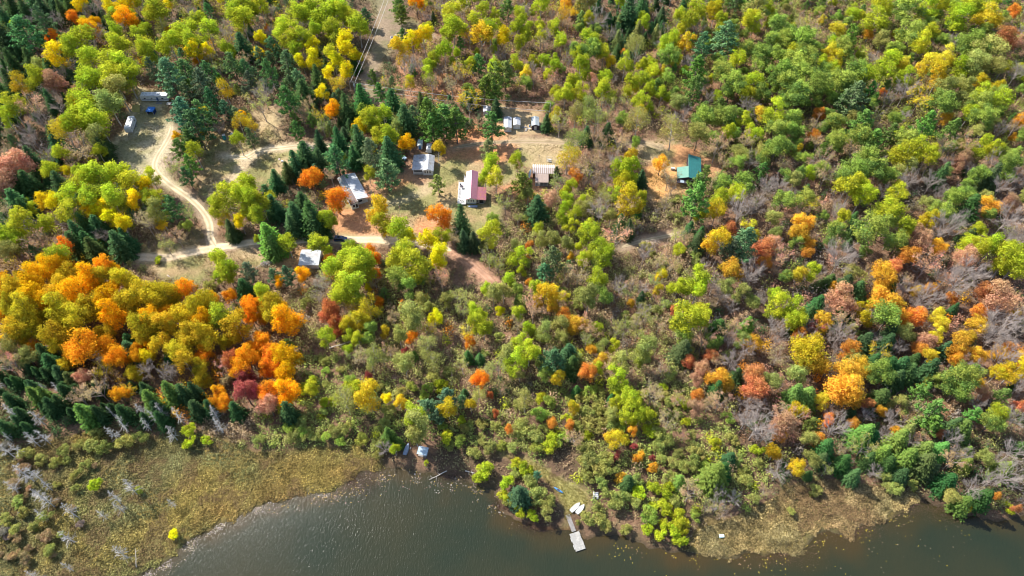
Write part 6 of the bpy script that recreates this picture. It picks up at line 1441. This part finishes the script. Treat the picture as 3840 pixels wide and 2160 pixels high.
# --- row of storage sheds
def shed(lab, x, y, W, L, H, wall, roof, rz=0., door=True, name='storage_shed'):
    t = thing(name, lab, 'shed', at(x, y), rz)
    MB().prism_y([(-W / 2, -.08), (W / 2, -.08), (W / 2, H), (0, H + .38), (-W / 2, H)], 0, L).build('wall', wall, t)
    for s in (-1, 1): MB().slab([(s * (W / 2 + .15), -.2, H - .01), (0, -.2, H + .5), (0, L + .2, H + .5), (s * (W / 2 + .15), L + .2, H - .01)], .07).build('roof', roof, t)
    if door:
        d = MB().box(-.5, .5, -.04, -.005, 0, 1.85).build('door', FRAME if wall is not DARKWALL else GREYWALL, t)
        MB().box(.35, .42, -.07, -.04, .9, 1.0).build('handle', STEEL, d)
    return t
RF = surf('pale_shed_roof', (.36, .37, .39), .6, .14, 2, dirt=(.3, .28, .26))
shed('long pale shed tucked behind the big pine', -1.75, 228.4, 3.0, 6.6, 2.1, WHITE, RF)
shed('small shed with grey roof and pale door between its neighbours', 1.95, 230.2, 2.7, 4.4, 2.1, WHITE, RF)
shed('dark walled shed with light metal roof beside the round spruce', 9.5, 229.6, 2.9, 5.2, 2.35, DARKWALL, surf('light_metal_roof', (.30, .33, .34), .45, .1, 1.5, metal=.1, dirt=(.36, .38, .38)))
shed('grey roofed shed alone under the overhead wires behind the pine', -10.4, 239.0, 2.9, 3.2, 2.0, GREYWALL, surf('old_grey_roof', (.42, .42, .45), .8, .2, 2, dirt=(.2, .19, .2)))
for i, (x_, y_, rz_) in enumerate([(5.0, 231.2, .2), (5.9, 229.8, 1.3)]):
    c = thing('lumber_pile', ('stack of old boards' if i == 0 else 'loose heap of boards') + ' in the gap between the sheds', 'lumber', at(x_, y_), rz_)
    for k in range(7): MB().box(-1.1 + random.uniform(-.15, .15), 1.1 + random.uniform(-.15, .15), -.35 + (k % 3) * .25, -.14 + (k % 3) * .25, .02 + (k // 3) * .09, .10 + (k // 3) * .09).build('board', WOOD, c)
c = thing('barrel', 'blue barrel standing against the dark walled shed', 'barrel', at(7.3, 231.6))
MB().loft([[(r_ * math.cos(a), r_ * math.sin(a), z) for a in np.linspace(0, 2 * math.pi, 15)[:-1]] for r_, z in ((.27, 0), (.30, .25), (.31, .45), (.30, .65), (.27, .9))]).build('drum', BLUEP, c)
MB().loft([[(.24 * math.cos(a), .24 * math.sin(a), z) for a in np.linspace(0, 2 * math.pi, 15)[:-1]] for z in (.9, .93)]).build('lid', BLUEP, c)
c = thing('workbench', 'pale slatted bench leaning by the dark walled shed', 'bench', at(7.2, 229.9), .2)
for k in range(4): MB().box(-.5, .5, -.4 + k * .21, -.23 + k * .21, .55, .6).build('slat', PLASTICW, c)
for a in (-.42, .42):
    for b_ in (-.35, .35): MB().tube((a, b_, 0), (a, b_, .55), .03).build('leg', STEEL, c)

# --- camp: two trailers, two tents, table
trailer('park_trailer', 'long white trailer with dark stripe at the head of the camp clearing', -150.9, 248.9, -math.pi / 2, 2.6, 11.6, 3.1, stripe=surf('dark_blue_stripe', (.05, .07, .14), .5))
trailer('travel_trailer', 'shorter white travel trailer parked beside the yellow trees', -155.6, 231.0, math.radians(6), 2.5, 7.8, 2.95)
c = thing('tarp_shelter', 'olive tarp shelter with pitched roof beside the camp trailers', 'tent', at(-156.9, 242.6), math.radians(-6))
for s, a in ((-1, .9), (1, .9)):
    MB().slab([(-1.7, s * 1.8, .0 if s < 0 else .6), (1.7, s * 1.8, .0 if s < 0 else .6), (1.7, 0.25, 2.2), (-1.7, 0.25, 2.2)], .03).build('tarp', OLIVEFAB, c)
for x_ in (-1.65, 1.65):
    MB().tube((x_, .25, 0), (x_, .25, 2.17), .04).build('pole', STEEL, c); MB().tube((x_, 1.75, 0), (x_, 1.75, .58), .04).build('pole', STEEL, c)
c = thing('screen_tent', 'bright blue square screen tent on the camp grass', 'tent', at(-150.2, 240.4), math.radians(-4))
for a in (-1.35, 1.35):
    for b_ in (-1.35, 1.35): MB().tube((a, b_, 0), (a, b_, 2.0), .05).build('pole', FRAME, c)
ap = [(-1.5, -1.5, 2.0), (1.5, -1.5, 2.0), (1.5, 1.5, 2.0), (-1.5, 1.5, 2.0)]
m = MB()
for k in range(4): m.poly([ap[k], ap[(k + 1) % 4], (0, 0, 2.65)])
for k in range(4):
    p, q = Vector(ap[k]), Vector(ap[(k + 1) % 4]); m.poly([p - Vector((0, 0, .35)), q - Vector((0, 0, .35)), q, p])
o = m.build('canopy', BLUEFAB, c); o.modifiers.new('thick', 'SOLIDIFY').thickness = .02
m = MB()
for k in range(4):
    if k == 0: continue
    p, q = Vector(ap[k]) * .9, Vector(ap[(k + 1) % 4]) * .9
    m.poly([(p.x, p.y, .02), (q.x, q.y, .02), (q.x, q.y, 1.64), (p.x, p.y, 1.64)])
o = m.build('screen_wall', surf('dark_blue_mesh', (.015, .04, .13), .9), c); o.modifiers.new('thick', 'SOLIDIFY').thickness = .015
def picnic(lab, x, y, rz, mat):
    c = thing('picnic_table', lab, 'table', at(x, y), rz)
    for k in range(5): MB().box(-.95, .95, -.39 + k * .16, -.25 + k * .16, .72, .76).build('plank', mat, c)
    for s in (-1, 1):
        MB().box(-.95, .95, s * .72 - .13, s * .72 + .13, .43, .47).build('bench', mat, c)
        MB().tube((s * .7, -.75, 0), (s * .7, -.25, .72), .045).tube((s * .7, .75, 0), (s * .7, .25, .72), .045).tube((s * .7, -.7, .41), (s * .7, .7, .41), .04).build('leg', mat, c)
picnic('white picnic table at the end of the long camp trailer', -144.6, 246.0, .1, PLASTICW)
c = thing('doormat_deck', 'low grey boarded step platform in front of the long camp trailer', 'platform', at(-149.2, 246.6))
for k in range(5): MB().box(-1.3, 1.3, -.5 + k * .2, -.32 + k * .2, .06, .10).build('board', WOOD, c)
for x_ in (-1.1, 1.1): MB().box(x_ - .05, x_ + .05, -.5, .48, 0, .06).build('joist', WOOD, c)

# --- portable toilet and tank in the meadow corner
c = thing('portable_toilet', 'teal portable toilet with white roof at the meadow edge', 'toilet', at(-115.9, 224.2), math.radians(12))
MB().box(-.58, .58, -.58, .58, .05, 2.05, .05).build('cabin', TEAL, c)
MB().loft([[(x_ * k, y_ * k, z) for x_, y_ in ((-.62, -.62), (.62, -.62), (.62, .62), (-.62, .62))] for k, z in ((1, 2.06), (1, 2.14), (.7, 2.32), (.25, 2.38))]).build('roof', PLASTICW, c)
d = MB().box(-.45, .45, -.62, -.585, .15, 1.9).build('door', surf('teal_door', (.02, .27, .29), .45), c); MB().box(.25, .35, -.66, -.62, .95, 1.1).build('handle', PLASTICW, d)
MB().tube((.4, .45, 2.2), (.4, .45, 2.7), .05).build('vent_pipe', PLASTICW, c)
c = thing('water_tank', 'round cream tank beside the teal portable toilet', 'tank', at(-113.4, 226.2))
MB().loft([[(r_ * math.cos(a), r_ * math.sin(a), z) for a in np.linspace(0, 2 * math.pi, 17)[:-1]] for r_, z in ((.55, 0), (.6, .1), (.6, 1.0), (.45, 1.25), (.15, 1.32))]).build('tank_wall', CREAM, c)
MB().tube((0, 0, 1.32), (0, 0, 1.42), .18, .18, 12).build('cap', PLASTICW, c)
c = thing('utility_trailer', 'dark utility trailer with pale tube frame under the pines', 'trailer', at(-102.4, 259.3), math.radians(20))
MB().box(-1.0, 1.0, -1.4, 1.4, .5, .58).build('bed', DARKWALL, c)
for x_ in (-.97, .97): MB().tube((x_, -1.4, .58), (x_, -1.4, 1.5), .05).tube((x_, 1.4, .58), (x_, 1.4, 1.5), .05).tube((x_, -1.4, 1.5), (x_, 1.4, 1.5), .05).build('side_frame', PLASTICW, c)
for y_ in (-1.4, 1.4): MB().tube((-.97, y_, 1.5), (.97, y_, 1.5), .05).build('end_frame', PLASTICW, c)
for x_ in (-1.05, 1.05):
    w = MB().tube((x_ - .09, 0, .3), (x_ + .09, 0, .3), .3, .3, 12).build('wheel', RUBBER, c); MB().tube((x_ - .1, 0, .3), (x_ + .1, 0, .3), .14, .14, 8).build('rim', STEEL, w)
MB().tube((0, -1.4, .5), (0, -2.5, .42), .05).build('hitch', STEEL, c)
def lump(name, lab, cat, x, y, s, mat, seed, group=None, z=None):
    r = np.random.default_rng(seed)
    m = MB(); rings = []
    for k in range(5):
        f_ = math.sin(math.pi * (.12 + .76 * k / 4)); rings.append([(s[0] * f_ * math.cos(a) * r.uniform(.8, 1.15), s[1] * f_ * math.sin(a) * r.uniform(.8, 1.15), s[2] * (k / 4) - .03) for a in np.linspace(0, 2 * math.pi, 10)[:-1]])
    m.loft(rings); o = m.build(name, mat, None, True, (x, y, hz(x, y) if z is None else z)); o.rotation_euler[2] = r.uniform(0, 3)
    return tag(o, lab, cat, group)
lump('sack', 'lone pinkish sack in the meadow a step from the white pair', 'sack', -91.4, 211.8, (.5, .38, .35), surf('pinkish_sack', (.66, .52, .48), .8), 1)
lump('sack', 'larger white sack of the touching pair in the meadow', 'sack', -90.0, 210.7, (.65, .4, .45), STONE, 2)
lump('sack', 'smaller white sack of the touching pair in the meadow', 'sack', -89.1, 210.0, (.5, .36, .32), PLASTICW, 3)

# --- SUV on the sandy road
t = thing('parked_car', 'dark blue station wagon car parked on the sandy road', 'car', at(-60.9, 169.3), math.radians(-2))
L2, Wc = 2.3, .92
prof = [(-L2, .55, .80, .80), (-L2 + .12, .32, .98, .88), (-1.75, .28, 1.02, .92), (-.9, .27, 1.04, .92), (.9, .27, 1.02, .92), (1.6, .28, .96, .90), (2.15, .32, .86, .84), (L2, .5, .72, .74)]
m = MB(); m.loft([[(x_, -w_, z0_), (x_, -w_ - .0, z0_ + .2), (x_, -w_ * .97, z1_), (x_, w_ * .97, z1_), (x_, w_, z0_ + .2), (x_, w_, z0_)] for x_, z0_, z1_, w_ in prof]); body = m.build('body', NAVY, t)
cab = [(-2.05, 1.02, .80, 1.03), (-1.85, 1.0, .78, 1.5), (-1.5, 1.0, .74, 1.62), (.2, 1.0, .74, 1.62), (.75, 1.0, .76, 1.48), (1.35, .98, .80, 1.02)]
m = MB(); m.loft([[(x_, -.86, zb), (x_, -wt, zt), (x_, wt, zt), (x_, .86, zb)] for x_, zb, wt, zt in cab]); m.build('cabin', GLASS, t)
m = MB(); m.loft([[(x_, -w_, z_), (x_, -w_ * .96, z_ + .05), (x_, w_ * .96, z_ + .05), (x_, w_, z_)] for x_, w_, z_ in ((-1.92, .74, 1.50), (-1.5, .75, 1.63), (.2, .75, 1.63), (.62, .74, 1.56))]); rf = m.build('roof', NAVY, t)
for s in (-1, 1):
    MB().tube((-1.5, s * .66, 1.72), (.3, s * .66, 1.72), .03).build('roof_rail', STEEL, rf)
    for x_ in (-.95, .0): MB().box(x_ - .04, x_ + .04, s * .80 - .035, s * .80 + .035, 1.0, 1.6).build('pillar', NAVY, t)
    for x_ in (-1.42, 1.42):
        w = MB().tube((x_, s * .68, .34), (x_, s * .94, .34), .34, .34, 16).build('wheel', RUBBER, t); MB().tube((x_, s * .945, .34), (x_, s * .95, .34), .2, .2, 12).build('rim', STEEL, w)
    MB().box(2.14, 2.28, s * .66 - .16, s * .66 + .16, .66, .80).build('headlight', FRAME, t)
    MB().box(-2.31, -2.2, s * .66 - .1, s * .66 + .1, .72, .95).build('tail_light', REDP, t)
    MB().box(.85, 1.0, s * 1.0 - .09, s * 1.0 + .09, 1.02, 1.16).build('mirror', NAVY, t)
MB().box(-1.1, -.3, -.3, .3, 1.685, 1.70).build('sunroof', GLASS, t)

# --- pickup half hidden by the corridor's trees
t = thing('white_pickup', 'white pickup truck half hidden behind yellow trees by the power line cut', 'truck', at(*[float(q) for q in gp(1488, 152)]), math.radians(14))
MB().loft([[(x_, -w_, .45), (x_, -w_, z_), (x_, w_, z_), (x_, w_, .45)] for x_, w_, z_ in ((-2.6, .9, .95), (-2.5, .93, 1.0), (1.2, .93, 1.02), (2.3, .9, .98), (2.6, .82, .8))]).build('body', PLASTICW, t)
MB().loft([[(x_, -.85, 1.0), (x_, -w_, z_), (x_, w_, z_), (x_, .85, 1.0)] for x_, w_, z_ in ((-.75, .78, 1.05), (-.6, .74, 1.68), (.7, .74, 1.70), (1.35, .78, 1.05))]).build('cab', GLASS, t)
MB().box(-.58, .68, -.76, .76, 1.66, 1.76, .03).build('roof', PLASTICW, t)
MB().box(-2.45, -.85, -.75, .75, .98, 1.025).build('bed_floor', DARKWALL, t)
for x_ in (-1.6, 1.6):
    for s in (-1, 1):
        w = MB().tube((x_, s * .7, .38), (x_, s * .96, .38), .38, .38, 14).build('wheel', RUBBER, t); MB().tube((x_, s * .965, .38), (x_, s * .97, .38), .2, .2, 10).build('rim', STEEL, w)

# --- utility poles and wires
def pole(lab, x, y, h, arm=0., can=False):
    c = thing('utility_pole', lab, 'utility pole', at(x, y))
    MB().tube((0, 0, -.3), (0, 0, h), .17, .12, 8).build('pole', POLEWOOD, c)
    a = MB().box(-1.1, 1.1, -.06, .06, h - .55, h - .42).build('crossarm', POLEWOOD, c)
    a.rotation_euler[2] = arm
    for s in (-1, 1): MB().tube((s * .95 * math.cos(arm), s * .95 * math.sin(arm), h - .42), (s * .95 * math.cos(arm), s * .95 * math.sin(arm), h - .2), .06).build('insulator', PLASTICW, c)
    if can:
        tr = MB().tube((.28, -.32, h - 2.3), (.28, -.32, h - 1.2), .28, .28, 14).build('transformer', GREYBOX, c); MB().tube((.28, -.32, h - 1.2), (.28, -.32, h - 1.0), .06).build('bushing', PLASTICW, tr)
    return c
pole('utility pole carrying a grey transformer above the pointed spruce', -65.6, 247.8, 10.5, math.radians(0), True)
pole('plain utility pole in the open power line cut', -56.5, 336.0, 10.5, 0)
pole('utility pole behind the round spruce next to the dark shed', 15.5, 235.5, 8.6, math.radians(90))
def wire(lab, p, q, sag):
    p, q = Vector(p), Vector(q); pts = [p.lerp(q, k / 24) - Vector((0, 0, sag * 4 * (k / 24) * (1 - k / 24))) for k in range(25)]
    return tag(MB().path(pts, .06, 4).build('power_line', surf('pale_wire', (.45, .43, .40), .5), None), lab, 'wire')
for s, w_ in ((-1, 'first'), (1, 'second')):
    wire('overhead wire along the power line cut, strand ' + ('on the yellow aspen side' if s < 0 else 'on the track side'), (-65.6 + s * .95, 247.8, 10.9 + .4), (-56.5 + s * .95, 336.0, 11.3), 1.2)
wire('upper overhead wire between the transformer pole and dark shed pole', (-64.9, 247.8, 10.6), (15.5, 236.4, 9.2), 1.6)
wire('lower overhead wire between the transformer pole and dark shed pole', (-64.9, 247.4, 8.9), (15.5, 234.6, 6.4), 1.4)

# --- flagpole, log pile, brush pile
fx, fy = [float(q) for q in gp(1504, 822)]
c = thing('flagpole', 'thin white flagpole on the lawn with a red and white flag', 'flagpole', at(fx, fy))
MB().tube((0, 0, -.1), (0, 0, 6.2), .04, .03).build('pole', PLASTICW, c); MB().tube((0, 0, 6.2), (0, 0, 6.3), .07).build('finial', STEEL, c)
for k, mt in enumerate((REDP, PLASTICW, REDP)):
    m = MB(); x0_, x1_ = .05 + .2 * k, .25 + .2 * k
    rows = [[(x_ * .6, .05 * math.sin(z_ * 5 + x_ * 6), z_ - x_ * .9) for x_ in (x0_, x1_)] for z_ in np.linspace(5.3, 6.15, 6)]
    for a, b_ in zip(rows[:-1], rows[1:]): m.poly([a[0], a[1], b_[1], b_[0]])
    o = m.build('flag_stripe', mt, c); o.modifiers.new('thick', 'SOLIDIFY').thickness = .01
bx_, by_ = [float(q) for q in gp(1000, 998)]
c = thing('brush_pile', 'heap of grey cut branches beside the white metal shed', 'brush pile', at(bx_, by_), .3)
r = np.random.default_rng(4)
for k in range(46):
    a = r.uniform(-.5, .5) + (.6 if k % 3 else 2.0); L = r.uniform(1.0, 2.2); x_, y_ = r.normal(0, .9), r.normal(0, .6); z_ = max(.08, 1.1 - .55 * math.hypot(x_ / 1.4, y_)) * r.uniform(.2, 1)
    d = Vector((math.cos(a), math.sin(a), r.uniform(-.2, .25))) * L / 2; p = Vector((x_, y_, z_ + .1))
    MB().tube(p - d, p + d, r.uniform(.04, .08), .03, 5).build('branch', DEADWOOD if k % 4 == 0 else SOIL, c)
def log(lab, a, b_, r_, z=.25, name='fallen_log'):
    (x0_, y0_), (x1_, y1_) = [tuple(float(q) for q in gp(*p)) for p in (a, b_)]
    za, zb = max(hz(x0_, y0_), -.2) + z, max(hz(x1_, y1_), -.2) + z
    c = thing(name, lab, 'log', (x0_, y0_, za))
    d = Vector((x1_ - x0_, y1_ - y0_, zb - za)); m = MB(); pts = [d * k / 5 + Vector((0, 0, .12 * math.sin(k * 1.7))) for k in range(6)]
    for k in range(5): m.tube(pts[k], pts[k + 1], r_ * (1 - .13 * k), r_ * (1 - .13 * (k + 1)), 7)
    m.build('stem', LOG, c)
    for k in (2, 3, 4):
        s = Vector((-d.y, d.x, .5)).normalized() * (1 if k % 2 else -1); s.z = abs(s.z)
        MB().tube(pts[k], pts[k] + s * .9 + d * .06, r_ * .4, r_ * .15, 5).build('stub', LOG, c)
log('pale dead trunk reaching from the bank into the reeds', (1676, 1768), (1609, 1800), .13)
log('short bleached log lying on the bank beside yellow bushes', (1745, 1768), (1780, 1777), .16)
log('white fallen birch trunk lying across the dark shrubs', (1240, 1322), (1330, 1294), .16, 1.6)
log('small bleached log on the bare slope under bare trees', (1152, 1190), (1166, 1197), .18, .2)
log('grey log lying in the tan brush beside the sandy road', (632, 1040), (656, 1058), .16, .3)
log('leaning grey pole log in the sedge near the snags', (515, 2130), (512, 2060), .09, .5)

# --- shore: upturned boat, small canopy cabin, dock and boats
c = thing('upturned_boat', 'upturned blue grey aluminium boat on the shady bank', 'boat', at(-30.3, 89.4), math.radians(-14))
hull(c, 3.7, 1.35, .5, ALU, up=False)
for x_ in (-.38, 0, .38): MB().box(x_ - .025, x_ + .025, -1.75, .9, .47 if abs(x_) < .1 else .45, .53 if abs(x_) < .1 else .5).build('keel_strip', STEEL, c)
MB().box(.9, 1.15, .2, .75, 0, .35, .04).build('seat_box', PLASTICW, c)
c = thing('shore_shelter', 'small square shelter with silver blue sheet roof on the bank', 'shelter', at(-25.4, 88.0), math.radians(-13))
MB().slab([(-1.45, -1.15, 1.75), (1.45, -1.15, 1.75), (1.45, 1.25, 2.0), (-1.45, 1.25, 2.0)], .06).build('roof', BLUEROOF, c)
for k in range(1, 4): MB().slab([(-1.45 + k * .72, -1.14, 1.765), (-1.41 + k * .72, -1.14, 1.765), (-1.41 + k * .72, 1.24, 2.015), (-1.45 + k * .72, 1.24, 2.015)], .02).build('seam', STEEL, c)
for a in (-1.3, 1.3):
    for b_ in (-1.0, 1.1): MB().box(a - .05, a + .05, b_ - .05, b_ + .05, -.1, 1.72 if b_ < 0 else 1.93).build('post', DARKWALL, c)
MB().box(-1.25, 1.25, 1.05, 1.1, .1, 1.9).build('back_wall', DARKWALL, c); MB().box(-1.3, 1.3, -1.0, 1.1, .0, .12).build('floor', WOOD, c)
A, B_ = P(2128, 1930), P(2153, 1996)
g0 = Vector((A.x, A.y)); g1 = Vector((B_.x, B_.y)); ang = math.atan2(g1.y - g0.y, g1.x - g0.x)
c = thing('dock', 'white plank dock with a grey gangway floating off the landing', 'dock', (g1.x, g1.y, -.16), ang + math.pi / 2)
Lg = (g1 - g0).length
gw = MB().box(-.55, .55, 0.15, Lg + .2, .30, .36).build('gangway', WOOD, c)
for k in range(int(Lg / .32)): MB().box(-.6, .6, .2 + k * .32, .2 + k * .32 + .27, .362, .41).build('plank', WOOD, gw)
DW = surf('sun_bleached_planks', (.31, .295, .265), .8, .14, 3.5, streak=(.3, 3, 1), dirt=(.45, .42, .37))
fl = MB().box(-1.25, 1.25, -4.9, -.1, .0, .24).build('float', WOOD, c)
for k in range(17):
    o_ = random.uniform(-.05, .05) - (.08 if 8 < k < 13 else 0)
    MB().box(-1.38 + o_, 1.36 + o_, -4.95 + k * .285, -4.95 + k * .285 + .262, .243, .30 + random.uniform(-.012, .012)).build('plank', DW, c)
for y_ in (-3.6, -1.6): MB().box(-1.52, -1.42, y_ - .7, y_ + .5, .0, .22).build('bumper', PLASTICW, c)
MB().tube((1.28, -.15, -.3), (1.28, -.15, 1.1), .06).build('mooring_post', PLASTICW, c)
p = P(2157, 1905); c = thing('rowing_boat', 'white rowing boat drawn up beside the gangway', 'boat', at(p.x, p.y), math.radians(-47))
hull(c, 3.5, 1.2, .45, PLASTICW, up=True)
for y_ in (-1.0, .1): MB().box(-.5, .5, y_ - .12, y_ + .12, .30, .34).build('thwart', PLASTICW, c)
MB().tube((-.45, -1.2, .45), (-.5, .9, .47), .03).build('oar', WOOD, c)
p = P(2176, 1912); c = thing('rowing_boat', 'second white boat half under the bushes by the gangway', 'boat', at(p.x, p.y), math.radians(-42))
hull(c, 3.2, 1.15, .45, surf('grey_white_hull', (.6, .6, .62), .5), up=True)
for y_ in (-.9, .2): MB().box(-.48, .48, y_ - .12, y_ + .12, .30, .34).build('thwart', PLASTICW, c)
p = P(2233, 1862); c = thing('pedal_boat', 'white pedal boat with pink side stripe parked against the bushes', 'pedal boat', at(p.x, p.y), math.radians(-4))
for s in (-1, 1): MB().box(s * .48 - .26, s * .48 + .26, -1.1, 1.0, .02, .38, .08).build('float', PLASTICW, c)
MB().box(-.72, .72, -.55, .75, .38, .46).build('deck', PLASTICW, c)
for s in (-1, 1): MB().box(s * .34 - .28, s * .34 + .28, -.1, .4, .46, .62, .04).build('seat', surf('lilac_white_seat', (.7, .66, .74), .5), c); MB().box(s * .34 - .28, s * .34 + .28, .4, .52, .46, 1.0, .04).build('backrest', PLASTICW, c)
MB().box(-.78, -.745, -1.05, .95, .16, .34).build('stripe', PINK, c)
p = P(2094, 1842); c = thing('kayak', 'faded blue kayak under the edge of the round bushes', 'kayak', at(p.x, p.y), math.radians(56))
rings = []
for y_, w_, h_ in ((-1.6, .03, .12), (-1.1, .22, .2), (-.3, .33, .26), (.5, .31, .25), (1.2, .18, .18), (1.6, .03, .12)):
    rings.append([(w_ * math.cos(a), y_, .16 + h_ * .6 * math.sin(a)) for a in np.linspace(0, 2 * math.pi, 11)[:-1]])
MB().loft(rings).build('hull', BLUEP, c, True)
MB().loft([[(.2 * k * math.cos(a), .05 + .42 * k * math.sin(a), z) for a in np.linspace(0, 2 * math.pi, 13)[:-1]] for k, z in ((1.05, .28), (1.05, .335), (.85, .335))]).build('cockpit_rim', DARKWALL, c)
p = P(2704, 2013); c = thing('cooler_box', 'pale turquoise box lying in the tan sedge', 'box', at(p.x, p.y), .05)
MB().box(-.62, .62, -.36, .36, .15, .55, .04).build('body', TURQ, c); MB().box(-.65, .65, -.39, .39, .553, .65, .03).build('lid', surf('pale_aqua_lid', (.55, .78, .78), .4), c); MB().box(-.15, .15, -.43, -.39, .5, .58).build('handle', PLASTICW, c)
